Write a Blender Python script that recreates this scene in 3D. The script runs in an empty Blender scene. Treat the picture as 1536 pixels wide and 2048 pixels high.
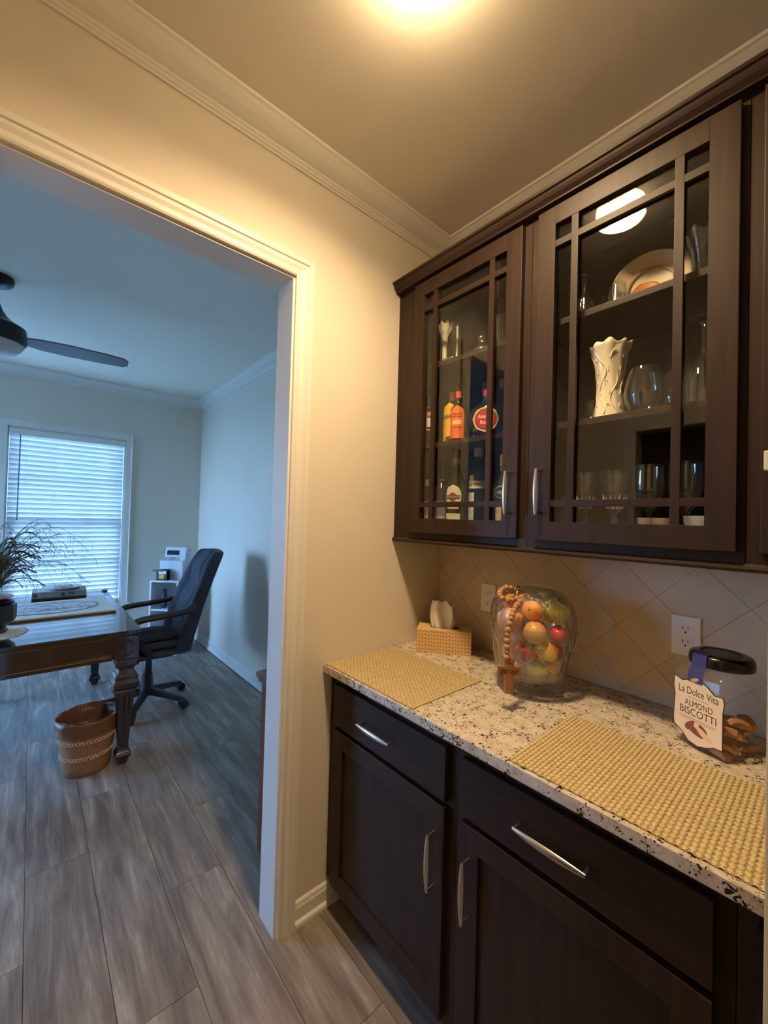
import bpy, bmesh, math, random
from math import sin, cos, pi, radians, sqrt, atan2, hypot
from mathutils import Vector, Matrix, noise
random.seed(7)
sc = bpy.context.scene
COL = sc.collection

# ------------------------------------------------------------------ camera
CAM = Vector((1.3007, -1.4998, 1.4700))
YAW, PITCH, ROLL, FPX = 2.4252, 0.0153, 0.0274, 810.0
FW = Vector((cos(PITCH)*cos(YAW), cos(PITCH)*sin(YAW), sin(PITCH)))
_r = Vector((sin(YAW), -cos(YAW), 0)); _u = _r.cross(FW)
RT = cos(ROLL)*_r + sin(ROLL)*_u
UP = -sin(ROLL)*_r + cos(ROLL)*_u
cd = bpy.data.cameras.new('camera'); cam = bpy.data.objects.new('camera', cd); COL.objects.link(cam)
cd.sensor_fit = 'HORIZONTAL'; cd.sensor_width = 36.0; cd.lens = FPX/1536*36.0
cd.clip_start = 0.02; cd.clip_end = 200
M = Matrix.Identity(4)
for i in range(3):
    M[i][0] = RT[i]; M[i][1] = UP[i]; M[i][2] = -FW[i]; M[i][3] = CAM[i]
cam.matrix_world = M
sc.camera = cam

# ------------------------------------------------------------------ light and exposure
sc.view_settings.view_transform = 'Standard'
sc.view_settings.look = 'None'
sc.view_settings.gamma = 1.0
sc.view_settings.use_curve_mapping = False
sc.view_settings.exposure = 0.6
SKY_STRENGTH = 28.0
LAMP_STRENGTH = 370.0
LAMP_COLOR = (1.0, 0.71, 0.39)
SKY_ZENITH = (0.19, 0.42, 1.0)
SKY_HORIZON = (0.30, 0.56, 1.0)

world = bpy.data.worlds.new('daylight'); sc.world = world; world.use_nodes = True
nt = world.node_tree; nt.nodes.clear()
wo = nt.nodes.new('ShaderNodeOutputWorld'); bg = nt.nodes.new('ShaderNodeBackground')
tc = nt.nodes.new('ShaderNodeTexCoord'); sx = nt.nodes.new('ShaderNodeSeparateXYZ')
cr = nt.nodes.new('ShaderNodeValToRGB')
cr.color_ramp.elements[0].position = 0.0; cr.color_ramp.elements[0].color = (*SKY_HORIZON, 1)
cr.color_ramp.elements[1].position = 0.7; cr.color_ramp.elements[1].color = (*SKY_ZENITH, 1)
nt.links.new(tc.outputs['Generated'], sx.inputs[0]); nt.links.new(sx.outputs['Z'], cr.inputs[0])
nt.links.new(cr.outputs[0], bg.inputs[0]); bg.inputs[1].default_value = SKY_STRENGTH
nt.links.new(bg.outputs[0], wo.inputs[0])

cy = sc.cycles
cy.use_denoising = True
cy.max_bounces = 10; cy.diffuse_bounces = 5; cy.glossy_bounces = 4; cy.transmission_bounces = 6
cy.transparent_max_bounces = 32
cy.sample_clamp_indirect = 6.0
cy.caustics_reflective = False; cy.caustics_refractive = False
cy.blur_glossy = 0.5

# ------------------------------------------------------------------ materials
def lin(c):
    return tuple(((v/255)/12.92 if v/255 <= 0.04045 else ((v/255+0.055)/1.055)**2.4) for v in c)

MATS = {}
def newmat(name):
    m = bpy.data.materials.new(name); m.use_nodes = True
    nt = m.node_tree; b = nt.nodes['Principled BSDF']
    MATS[name] = m
    return m, nt, b

def N(nt, t, **kw):
    n = nt.nodes.new(t)
    for k, v in kw.items():
        setattr(n, k, v)
    return n

def mapping(nt, coord='Object', scale=(1, 1, 1), rot=(0, 0, 0)):
    tc = N(nt, 'ShaderNodeTexCoord'); mp = N(nt, 'ShaderNodeMapping')
    mp.inputs['Scale'].default_value = scale; mp.inputs['Rotation'].default_value = rot
    nt.links.new(tc.outputs[coord], mp.inputs['Vector'])
    return mp.outputs['Vector']

def ramp(nt, fac, stops, interp='LINEAR'):
    r = N(nt, 'ShaderNodeValToRGB'); r.color_ramp.interpolation = interp
    els = r.color_ramp.elements
    while len(els) < len(stops):
        els.new(0.5)
    for e, (p, c) in zip(els, stops):
        e.position = p; e.color = (*c, 1) if len(c) == 3 else c
    nt.links.new(fac, r.inputs[0])
    return r.outputs[0]

def bump(nt, b, height, strength=0.2, dist=0.01):
    bp = N(nt, 'ShaderNodeBump'); bp.inputs['Strength'].default_value = strength; bp.inputs['Distance'].default_value = dist
    nt.links.new(height, bp.inputs['Height']); nt.links.new(bp.outputs['Normal'], b.inputs['Normal'])

def plain(name, rgb, rough=0.5, metal=0.0, spec=0.5, var=0.06, vscale=8, bmp=0.0, bscale=120, coat=0.0):
    m, nt, b = newmat(name)
    c = lin(rgb)
    b.inputs['Roughness'].default_value = rough; b.inputs['Metallic'].default_value = metal
    b.inputs['Specular IOR Level'].default_value = spec; b.inputs['Coat Weight'].default_value = coat
    v = mapping(nt)
    n = N(nt, 'ShaderNodeTexNoise'); n.inputs['Scale'].default_value = vscale; n.inputs['Detail'].default_value = 3
    nt.links.new(v, n.inputs['Vector'])
    col = ramp(nt, n.outputs['Fac'], [(0.3, tuple(x*(1-var) for x in c)), (0.7, tuple(min(1, x*(1+var)) for x in c))])
    nt.links.new(col, b.inputs['Base Color'])
    if bmp:
        n2 = N(nt, 'ShaderNodeTexNoise'); n2.inputs['Scale'].default_value = bscale; n2.inputs['Detail'].default_value = 2
        nt.links.new(v, n2.inputs['Vector']); bump(nt, b, n2.outputs['Fac'], bmp, 0.002)
    return m

def wood(name, dark, light, rough=0.4, axis='X', scale=6, spec=0.5, coat=0.0, bmp=0.05):
    m, nt, b = newmat(name)
    s = {'X': (0.6, 9, 9), 'Y': (9, 0.6, 9), 'Z': (9, 9, 0.6)}[axis]
    v = mapping(nt, scale=s)
    n = N(nt, 'ShaderNodeTexNoise'); n.inputs['Scale'].default_value = scale; n.inputs['Detail'].default_value = 5; n.inputs['Distortion'].default_value = 0.6
    nt.links.new(v, n.inputs['Vector'])
    col = ramp(nt, n.outputs['Fac'], [(0.32, lin(dark)), (0.68, lin(light))])
    nt.links.new(col, b.inputs['Base Color'])
    b.inputs['Roughness'].default_value = rough; b.inputs['Specular IOR Level'].default_value = spec; b.inputs['Coat Weight'].default_value = coat
    if bmp: bump(nt, b, n.outputs['Fac'], bmp, 0.002)
    return m

def thin_glass(name, tint=(1, 1, 1), refl=1.0, ior=1.5, rough=0.0, body=0.0, bodycol=(1, 1, 1), bmp=0.0, bscale=30, vs=(1, 1, 1)):
    m = bpy.data.materials.new(name); m.use_nodes = True; MATS[name] = m
    nt = m.node_tree; nt.nodes.clear()
    o = N(nt, 'ShaderNodeOutputMaterial'); t = N(nt, 'ShaderNodeBsdfTransparent'); g = N(nt, 'ShaderNodeBsdfGlossy')
    t.inputs[0].default_value = (*tint, 1); g.inputs['Roughness'].default_value = rough
    f = N(nt, 'ShaderNodeLayerWeight'); f.inputs['Blend'].default_value = 0.5
    mx = N(nt, 'ShaderNodeMixShader')
    pw = N(nt, 'ShaderNodeMath', operation='POWER'); pw.inputs[1].default_value = 5.0
    nt.links.new(f.outputs['Facing'], pw.inputs[0])
    f0 = ((ior-1)/(ior+1))**2
    mu = N(nt, 'ShaderNodeMath', operation='MULTIPLY_ADD'); mu.inputs[1].default_value = (1-f0)*refl; mu.inputs[2].default_value = f0*refl; mu.use_clamp = True
    nt.links.new(pw.outputs[0], mu.inputs[0]); nt.links.new(mu.outputs[0], mx.inputs[0])
    base = t.outputs[0]
    if body > 0:
        d = N(nt, 'ShaderNodeBsdfDiffuse'); d.inputs[0].default_value = (*bodycol, 1)
        mb = N(nt, 'ShaderNodeMixShader'); mb.inputs[0].default_value = body
        nt.links.new(t.outputs[0], mb.inputs[1]); nt.links.new(d.outputs[0], mb.inputs[2]); base = mb.outputs[0]
    nt.links.new(base, mx.inputs[1]); nt.links.new(g.outputs[0], mx.inputs[2]); nt.links.new(mx.outputs[0], o.inputs[0])
    if bmp:
        v = mapping(nt, scale=vs); n = N(nt, 'ShaderNodeTexNoise'); n.inputs['Scale'].default_value = bscale; n.inputs['Detail'].default_value = 4
        nt.links.new(v, n.inputs['Vector'])
        bp = N(nt, 'ShaderNodeBump'); bp.inputs['Strength'].default_value = bmp; bp.inputs['Distance'].default_value = 0.01
        nt.links.new(n.outputs['Fac'], bp.inputs['Height'])
        nt.links.new(bp.outputs[0], g.inputs['Normal']); nt.links.new(bp.outputs[0], f.inputs['Normal'])
    return m

wall_m = plain('wall_paint', (222, 213, 198), rough=0.75, var=0.015, vscale=3, bmp=0.06, bscale=260, spec=0.25)
ceil_m = plain('ceiling_paint', (230, 222, 208), rough=0.85, var=0.01, bmp=0.05, bscale=200, spec=0.2)
trim_m = plain('trim_white', (228, 224, 216), rough=0.42, var=0.01)
cab_m = wood('espresso_wood', (42, 30, 23), (55, 40, 31), rough=0.45, axis='Z', scale=5, bmp=0.02, spec=0.22)
cabx_m = wood('espresso_wood_rail', (42, 30, 23), (55, 40, 31), rough=0.45, axis='X', scale=5, bmp=0.02, spec=0.22)
nickel_m = plain('brushed_nickel', (196, 192, 186), rough=0.28, metal=1.0, var=0.03)
glass_m = thin_glass('clear_pane', (0.97, 0.98, 0.97), refl=1.0)
gware_m = thin_glass('clear_glassware', (0.975, 0.98, 0.975), refl=1.7, ior=1.5, body=0.006, bodycol=(0.8, 0.8, 0.78))
crystal_m = thin_glass('cut_crystal', (0.96, 0.965, 0.965), refl=1.7, ior=1.55, rough=0.0, body=0.004, bodycol=(0.9, 0.9, 0.88), bmp=0.12, bscale=90)
wrap_m = thin_glass('cling_film', (0.995, 0.995, 0.99), refl=2.4, ior=1.5, rough=0.09, body=0.012, bodycol=(0.9, 0.88, 0.85), bmp=1.0, bscale=30, vs=(2.4, 2.4, 0.7))
jar_m = thin_glass('jar_plastic', (0.97, 0.97, 0.96), refl=0.45, ior=1.5, rough=0.14, body=0.04, bodycol=(0.8, 0.76, 0.7))
whiteplastic_m = plain('white_plastic', (238, 235, 228), rough=0.35, var=0.01)
black_m = plain('black_plastic', (22, 22, 24), rough=0.35, var=0.05)
dark_m = plain('near_black', (10, 10, 11), rough=0.6)
ceramic_m = plain('cream_ceramic', (236, 224, 200), rough=0.22, var=0.02, coat=0.4)
white_m = plain('white_paper', (236, 234, 230), rough=0.75, var=0.03)
green_glass = thin_glass('green_glass', (0.10, 0.20, 0.06), refl=1.1, body=0.35, bodycol=lin((52, 66, 30)))
clear_bottle = thin_glass('clear_bottle', (0.82, 0.88, 0.92), refl=1.2, body=0.08, bodycol=lin((110, 130, 150)))
brown_glass = plain('brown_bottle', (34, 22, 14), rough=0.12, coat=0.5)
lav_glass = thin_glass('lavender_glass', (0.62, 0.6, 0.78), refl=1.1, body=0.3, bodycol=lin((120, 115, 150)))
lavlabel_m = plain('lavender_label', (108, 104, 138), rough=0.5)
ink_m = plain('ink_dark', (30, 26, 26), rough=0.6)
leather_m = plain('charcoal_fabric', (50, 54, 64), rough=0.85, var=0.12, vscale=40, bmp=0.25, bscale=420)
chairplastic_m = plain('chair_plastic', (28, 29, 32), rough=0.4)
mahog_m = wood('mahogany', (22, 9, 9), (34, 14, 13), rough=0.14, axis='Y', scale=4, spec=0.8, coat=1.0, bmp=0.0)
brownwood_m = wood('brown_console_wood', (92, 50, 28), (122, 70, 40), rough=0.35, axis='Z', scale=4)

def granite():
    m, nt, b = newmat('granite')
    v = mapping(nt)
    n1 = N(nt, 'ShaderNodeTexNoise'); n1.inputs['Scale'].default_value = 38; n1.inputs['Detail'].default_value = 8; n1.inputs['Roughness'].default_value = 0.7
    nt.links.new(v, n1.inputs['Vector'])
    base = ramp(nt, n1.outputs['Fac'], [(0.30, lin((146, 132, 112))), (0.42, lin((190, 178, 158))), (0.60, lin((212, 202, 184))), (0.74, lin((172, 158, 138)))])
    n3 = N(nt, 'ShaderNodeTexNoise'); n3.inputs['Scale'].default_value = 75; n3.inputs['Detail'].default_value = 3
    nt.links.new(v, n3.inputs['Vector'])
    mxv = N(nt, 'ShaderNodeVectorMath', operation='MULTIPLY_ADD'); mxv.inputs[1].default_value = (0.022, 0.022, 0.022)
    nt.links.new(n3.outputs['Color'], mxv.inputs[0]); nt.links.new(v, mxv.inputs[2])
    def specks(scale, nscale, lo, hi, amt):
        vo = N(nt, 'ShaderNodeTexVoronoi'); vo.inputs['Scale'].default_value = scale; nt.links.new(mxv.outputs[0], vo.inputs['Vector'])
        n2 = N(nt, 'ShaderNodeTexNoise'); n2.inputs['Scale'].default_value = nscale; n2.inputs['Detail'].default_value = 2; nt.links.new(v, n2.inputs['Vector'])
        ad = N(nt, 'ShaderNodeMath', operation='MULTIPLY_ADD'); ad.inputs[1].default_value = amt
        nt.links.new(n2.outputs['Fac'], ad.inputs[0]); nt.links.new(vo.outputs['Distance'], ad.inputs[2])
        return ramp(nt, ad.outputs[0], [(lo, (1, 1, 1)), (hi, (0, 0, 0))])
    def over(a, mask, col):
        mix = N(nt, 'ShaderNodeMix', data_type='RGBA'); nt.links.new(mask, mix.inputs['Factor']); nt.links.new(a, mix.inputs['A']); mix.inputs['B'].default_value = (*lin(col), 1)
        return mix.outputs['Result']
    c = over(base, specks(150, 34, 0.66, 0.74, 1.0), (128, 108, 86))
    c = over(c, specks(105, 34, 0.685, 0.725, 0.95), (36, 30, 28))
    nt.links.new(c, b.inputs['Base Color'])
    b.inputs['Roughness'].default_value = 0.2
    return m
granite_m = granite()

def plank_mat():
    m, nt, b = newmat('grey_plank')
    tc = N(nt, 'ShaderNodeTexCoord'); oi = N(nt, 'ShaderNodeObjectInfo')
    off = N(nt, 'ShaderNodeVectorMath', operation='MULTIPLY_ADD'); off.inputs[1].default_value = (37, 53, 11)
    cmb = N(nt, 'ShaderNodeCombineXYZ')
    for i in range(3): nt.links.new(oi.outputs['Random'], cmb.inputs[i])
    nt.links.new(cmb.outputs[0], off.inputs[0]); nt.links.new(tc.outputs['Object'], off.inputs[2])
    mp = N(nt, 'ShaderNodeMapping'); mp.inputs['Scale'].default_value = (1.1, 9, 1); nt.links.new(off.outputs[0], mp.inputs['Vector'])
    n = N(nt, 'ShaderNodeTexNoise'); n.inputs['Scale'].default_value = 2.2; n.inputs['Detail'].default_value = 7; n.inputs['Roughness'].default_value = 0.62; n.inputs['Distortion'].default_value = 0.5
    nt.links.new(mp.outputs[0], n.inputs['Vector'])
    mp2 = N(nt, 'ShaderNodeMapping'); mp2.inputs['Scale'].default_value = (2.5, 60, 1); nt.links.new(off.outputs[0], mp2.inputs['Vector'])
    n2 = N(nt, 'ShaderNodeTexNoise'); n2.inputs['Scale'].default_value = 3; n2.inputs['Detail'].default_value = 4
    nt.links.new(mp2.outputs[0], n2.inputs['Vector'])
    col = ramp(nt, n.outputs['Fac'], [(0.30, lin((112, 102, 94))), (0.46, lin((138, 127, 117))), (0.58, lin((160, 149, 138))), (0.70, lin((192, 183, 170)))])
    gr = ramp(nt, n2.outputs['Fac'], [(0.3, (0.74, 0.73, 0.72)), (0.6, (1, 1, 1))])
    mul = N(nt, 'ShaderNodeMix', data_type='RGBA', blend_type='MULTIPLY'); mul.inputs['Factor'].default_value = 0.75
    nt.links.new(col, mul.inputs['A']); nt.links.new(gr, mul.inputs['B'])
    # tone differs from plank to plank
    tone = ramp(nt, oi.outputs['Random'], [(0, (0.84, 0.83, 0.82)), (1, (1.0, 1.0, 1.0))])
    mul2 = N(nt, 'ShaderNodeMix', data_type='RGBA', blend_type='MULTIPLY'); mul2.inputs['Factor'].default_value = 1
    nt.links.new(mul.outputs['Result'], mul2.inputs['A']); nt.links.new(tone, mul2.inputs['B'])
    nt.links.new(mul2.outputs['Result'], b.inputs['Base Color'])
    b.inputs['Roughness'].default_value = 0.42
    bump(nt, b, n2.outputs['Fac'], 0.08, 0.002)
    return m
plank_m = plank_mat()
tile_m = plain('beige_tile', (206, 186, 160), rough=0.38, var=0.07, vscale=14, bmp=0.05, bscale=60)
grout_m = plain('grout', (184, 164, 140), rough=0.9)

def emit(name, rgb, strength):
    m = bpy.data.materials.new(name); m.use_nodes = True; nt = m.node_tree; nt.nodes.clear()
    o = N(nt, 'ShaderNodeOutputMaterial'); e = N(nt, 'ShaderNodeEmission'); e.inputs[0].default_value = (*rgb, 1); e.inputs[1].default_value = strength
    nt.links.new(e.outputs[0], o.inputs[0]); return m

def slat_mat():
    m = bpy.data.materials.new('blind_slat'); m.use_nodes = True; nt = m.node_tree; nt.nodes.clear()
    o = N(nt, 'ShaderNodeOutputMaterial'); d = N(nt, 'ShaderNodeBsdfDiffuse'); t = N(nt, 'ShaderNodeBsdfTranslucent'); mx = N(nt, 'ShaderNodeMixShader')
    v = mapping(nt); n = N(nt, 'ShaderNodeTexNoise'); n.inputs['Scale'].default_value = 6; nt.links.new(v, n.inputs['Vector'])
    c = ramp(nt, n.outputs['Fac'], [(0.3, (0.80, 0.80, 0.79)), (0.7, (0.84, 0.84, 0.83))])
    nt.links.new(c, d.inputs[0]); nt.links.new(c, t.inputs[0]); mx.inputs[0].default_value = 0.10
    nt.links.new(d.outputs[0], mx.inputs[1]); nt.links.new(t.outputs[0], mx.inputs[2]); nt.links.new(mx.outputs[0], o.inputs[0])
    return m
slat_m = slat_mat()

# ------------------------------------------------------------------ mesh helpers
class MB:
    def __init__(s):
        s.v = []; s.f = []
    def add(s, vs, fs, mat=None):
        k = len(s.v)
        s.v += [tuple(mat @ Vector(p)) if mat else tuple(p) for p in vs]
        s.f += [tuple(i+k for i in f) for f in fs]
        return s
    def box(s, a, b, mat=None):
        x0, y0, z0 = a; x1, y1, z1 = b
        x0, x1 = min(x0, x1), max(x0, x1); y0, y1 = min(y0, y1), max(y0, y1); z0, z1 = min(z0, z1), max(z0, z1)
        return s.add([(x0,y0,z0),(x1,y0,z0),(x1,y1,z0),(x0,y1,z0),(x0,y0,z1),(x1,y0,z1),(x1,y1,z1),(x0,y1,z1)],
              [(0,3,2,1),(4,5,6,7),(0,1,5,4),(1,2,6,5),(2,3,7,6),(3,0,4,7)], mat)
    def lathe(s, prof, n=32, mat=None, fn=None):
        """prof: list of (r,z); r==0 ends close to a point. fn(angle,r,z)->(r,z)"""
        vs = []; rows = []
        for r, z in prof:
            if r < 1e-6:
                rows.append([len(vs)]); vs.append((0, 0, z))
            else:
                row = []
                for i in range(n):
                    a = 2*pi*i/n; rr, zz = fn(a, r, z) if fn else (r, z)
                    row.append(len(vs)); vs.append((rr*cos(a), rr*sin(a), zz))
                rows.append(row)
        fs = []
        for A, B in zip(rows[:-1], rows[1:]):
            for i in range(n):
                j = (i+1) % n
                if len(A) == 1 and len(B) == 1: continue
                if len(A) == 1: fs.append((A[0], B[j], B[i]))
                elif len(B) == 1: fs.append((A[i], A[j], B[0]))
                else: fs.append((A[i], A[j], B[j], B[i]))
        return s.add(vs, fs, mat)
    def tube(s, pts, r, n=8, cap=True, flat=1.0, up=None):
        pts = [Vector(p) for p in pts]; m = len(pts)
        rs = r if isinstance(r, (list, tuple)) else [r]*m
        vs = []; fs = []
        prev = None
        for i, p in enumerate(pts):
            t = (pts[min(i+1, m-1)] - pts[max(i-1, 0)]).normalized()
            if prev is None:
                ref = Vector(up) if up else (Vector((0, 0, 1)) if abs(t.z) < 0.9 else Vector((1, 0, 0)))
                a = (ref - t*ref.dot(t)).normalized()
            else:
                a = (prev - t*prev.dot(t)).normalized()
            prev = a; b = t.cross(a)
            for k in range(n):
                an = 2*pi*k/n
                vs.append(p + a*(rs[i]*flat*sin(an)) + b*(rs[i]*cos(an)))
        for i in range(m-1):
            for k in range(n):
                k2 = (k+1) % n
                fs.append((i*n+k, i*n+k2, (i+1)*n+k2, (i+1)*n+k))
        if cap:
            fs.append(tuple(range(n-1, -1, -1))); fs.append(tuple((m-1)*n+k for k in range(n)))
        return s.add(vs, fs)
    def prism(s, poly, z0, z1, mat=None):
        """poly in xy, extruded in z"""
        n = len(poly)
        vs = [(x, y, z0) for x, y in poly] + [(x, y, z1) for x, y in poly]
        fs = [tuple(range(n-1, -1, -1)), tuple(range(n, 2*n))] + [(i, (i+1) % n, n+(i+1) % n, n+i) for i in range(n)]
        return s.add(vs, fs, mat)
    def loft(s, rings, cap=True, closed=True):
        n = len(rings[0]); vs = [p for r in rings for p in r]; fs = []
        for i in range(len(rings)-1):
            for k in range(n if closed else n-1):
                k2 = (k+1) % n
                fs.append((i*n+k, i*n+k2, (i+1)*n+k2, (i+1)*n+k))
        if cap:
            fs.append(tuple(range(n-1, -1, -1))); fs.append(tuple((len(rings)-1)*n+k for k in range(n)))
        return s.add(vs, fs)
    def build(s, name, mat, parent=None, smooth=False, bevel=0.0, sub=0, fixn=True, seg=2, angle=None, loc=None, w=False):
        if w and parent:
            im = world_of(parent).inverted(); s.v = [tuple(im @ Vector(p)) for p in s.v]
        me = bpy.data.meshes.new(name)
        vs = s.v
        if loc is not None: vs = [(x-loc[0], y-loc[1], z-loc[2]) for x, y, z in vs]
        me.from_pydata([tuple(p) for p in vs], [], s.f); me.update()
        if fixn or bevel:
            bm = bmesh.new(); bm.from_mesh(me)
            bmesh.ops.remove_doubles(bm, verts=bm.verts, dist=1e-6)
            if fixn: bmesh.ops.recalc_face_normals(bm, faces=bm.faces)
            if bevel:
                es = [e for e in bm.edges if len(e.link_faces) == 2 and e.calc_face_angle(0) > 0.6]
                bmesh.ops.bevel(bm, geom=es, offset=bevel, segments=seg, affect='EDGES', profile=0.7, clamp_overlap=True)
            bm.to_mesh(me); bm.free()
        if smooth:
            for p in me.polygons: p.use_smooth = True
            if angle: 
                try: me.set_sharp_from_angle(angle=radians(angle))
                except Exception: pass
        o = bpy.data.objects.new(name, me); COL.objects.link(o)
        if loc is not None: o.location = loc
        if mat: me.materials.append(mat)
        if sub:
            md = o.modifiers.new('sub', 'SUBSURF'); md.levels = sub; md.render_levels = sub
        if parent: o.parent = parent
        return o

def world_of(o):
    m = o.matrix_basis.copy(); p = o.parent
    while p:
        m = p.matrix_basis @ m; p = p.parent
    return m

def tag(o, label=None, cat=None, group=None, kind=None):
    if label: o['label'] = label
    if cat: o['category'] = cat
    if group: o['group'] = group
    if kind: o['kind'] = kind
    return o
def thing(name, label, cat, loc=(0, 0, 0), rz=0.0, group=None, rx=0.0, ry=0.0):
    o = bpy.data.objects.new(name, None); o.empty_display_size = 0.05; COL.objects.link(o)
    o.location = loc; o.rotation_euler = (rx, ry, rz)
    return tag(o, label, cat, group)
def struct(o):
    o['kind'] = 'structure'; return o
def dup(o, parent=None):
    c = o.copy(); COL.objects.link(c)
    if parent: c.parent = parent
    return c
def dup_tree(o, loc=None, rz=None, parent=None):
    c = o.copy(); COL.objects.link(c)
    c.parent = parent
    if loc is not None: c.location = loc
    if rz is not None: c.rotation_euler = (0, 0, rz)
    for ch in list(o.children): dup_tree(ch, parent=c)
    return c
def at(px, py, depth):
    """the point seen at a pixel of the photograph, at a measured depth in front of the camera"""
    return CAM + depth*(FW + RT*((px-768)/FPX) + UP*((1024-py)/FPX))
def bez(pts, n=6):
    """Catmull-Rom through pts"""
    P = [Vector(p) for p in pts]; out = []
    for i in range(len(P)-1):
        p0 = P[max(i-1, 0)]; p1 = P[i]; p2 = P[i+1]; p3 = P[min(i+2, len(P)-1)]
        for k in range(n):
            t = k/n
            out.append(0.5*((2*p1)+(-p0+p2)*t+(2*p0-5*p1+4*p2-p3)*t*t+(-p0+3*p1-3*p2+p3)*t**3))
    out.append(P[-1]); return out
def rz_m(a, loc=(0, 0, 0)): return Matrix.Translation(loc) @ Matrix.Rotation(a, 4, 'Z')

def text_mesh(txt, size, bold=0.0, spacing=1.0):
    cu = bpy.data.curves.new('lettering', 'FONT'); cu.body = txt; cu.size = size; cu.align_x = 'CENTER'; cu.align_y = 'CENTER'
    cu.offset = bold; cu.space_character = spacing; cu.resolution_u = 3; cu.extrude = 0.0
    ob = bpy.data.objects.new('lettering', cu); COL.objects.link(ob)
    dg = bpy.context.evaluated_depsgraph_get()
    me = bpy.data.meshes.new_from_object(ob.evaluated_get(dg))
    vs = [tuple(v.co) for v in me.vertices]; fs = [tuple(p.vertices) for p in me.polygons]
    bpy.data.objects.remove(ob); bpy.data.curves.remove(cu); bpy.data.meshes.remove(me)
    return vs, fs
def lettering(txt, size, frame, mat, parent, bold=0.0, spacing=1.0, thick=0.0004, fit=None, skew=0.0):
    """frame(u,v,h)->point ; u right, v up, h out of the surface"""
    vs, fs = text_mesh(txt, size, bold, spacing)
    if not vs: return None
    if fit:
        w = max(v[0] for v in vs)-min(v[0] for v in vs); k = fit/w
        vs = [(v[0]*k, v[1], 0) for v in vs]
    m = MB(); m.add([frame(v[0]+skew*v[1], v[1], thick) for v in vs], fs)
    return m.build('lettering', mat, parent, fixn=False)

# ================================================================== THE ROOM
H = 2.78; XO = -3.7533; TW = 0.1124          # ceiling height, far office wall, doorway wall thickness
YA, YB, HB = -0.749, -0.824, 2.314           # casing outer edge, opening edge, opening height
YL = -1.600                                  # other side of the opening
XE = 2.60; YBK = -1.95; YOL = -3.90          # end of the pantry, wall behind the camera, office left wall

# floor: subfloor slab with planks on it
fl = MB().box((XO-0.1, YOL-0.1, -0.12), (XE+0.1, 0.1, -0.006)).build('floor', plain('subfloor', (52, 46, 42), rough=0.9)); struct(fl)
PW, PL = 0.2065, 1.22
row0 = -0.6485
ends = {0: 0.38, -1: -0.423, -2: -0.02, -3: -0.838, -4: -0.437, 1: -0.1, 2: 0.2, 3: -0.3}
def plank(x0, x1, y0, y1):
    g = 0.0009
    c = ((x0+x1)/2, (y0+y1)/2, 0)
    m = MB().box((x0+g, y0+g, -0.006), (x1-g, y1-g, 0.0))
    return m.build('plank', plank_m, fl, loc=c)
for r in range(-16, 4):
    # row r spans y from row0+(r-1)*PW to row0+r*PW
    y1 = row0 + r*PW; y0 = y1 - PW
    if y0 >= 0 or y1 <= YOL: continue
    y0 = max(y0, YOL); y1 = min(y1, 0)
    e = ends.get(r, (r*0.377) % PL)
    x = e - 6*PL
    while x < XE:
        a = max(x, XO); b = min(x+PL, XE)
        if b - a > 0.03:
            if not (y1 < YBK and a > 0.2): plank(a, b, y0, y1)
        x += PL

# walls
struct(MB().box((XO-0.12, 0.0, -0.12), (XE+0.12, 0.12, H+0.1)).build('wall_right', wall_m))
wl = MB()
wl.box((-TW, YB+0.018, 0), (0, 0.0, H)); wl.box((-TW, YL-0.018, HB+0.018), (0, YB+0.018, H)); wl.box((-TW, YOL, 0), (0, YL-0.018, H))
struct(wl.build('wall_left', wall_m, fixn=False))
SX0, SX1, SZ0, SZ1 = -3.66, -2.46, 0.40, 2.35
ws = MB(); ws.box((XO-0.12, YOL-0.12, -0.12), (SX0, YOL, H+0.1)); ws.box((SX1, YOL-0.12, -0.12), (-TW, YOL, H+0.1)); ws.box((SX0, YOL-0.12, -0.12), (SX1, YOL, SZ0)); ws.box((SX0, YOL-0.12, SZ1), (SX1, YOL, H+0.1))
struct(ws.build('wall_office_side', wall_m, fixn=False))
win3 = bpy.data.objects.new('window_3', None); COL.objects.link(win3); win3.location = ((SX0+SX1)/2, YOL-0.06, SZ0); struct(win3)
f3 = MB(); hw3 = (SX1-SX0)/2; hh3 = SZ1-SZ0
for xa, xb, za, zb in ((-hw3, -hw3+0.05, 0, hh3), (hw3-0.05, hw3, 0, hh3), (-0.04, 0.04, 0.05, hh3-0.05), (-hw3+0.05, hw3-0.05, 0, 0.05), (-hw3+0.05, hw3-0.05, hh3-0.05, hh3), (-hw3+0.05, -0.04, hh3/2-0.02, hh3/2+0.02), (0.04, hw3-0.05, hh3/2-0.02, hh3/2+0.02)):
    f3.box((xa, -0.03, za), (xb, 0.03, zb))
f3.build('window_frame', trim_m, win3, fixn=False)
for xa, xb in ((-hw3+0.05, -0.04), (0.04, hw3-0.05)):
    for za, zb in ((0.05, hh3/2-0.02), (hh3/2+0.02, hh3-0.05)):
        MB().box((xa, -0.002, za), (xb, 0.002, zb)).build('pane', glass_m, win3)
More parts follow.
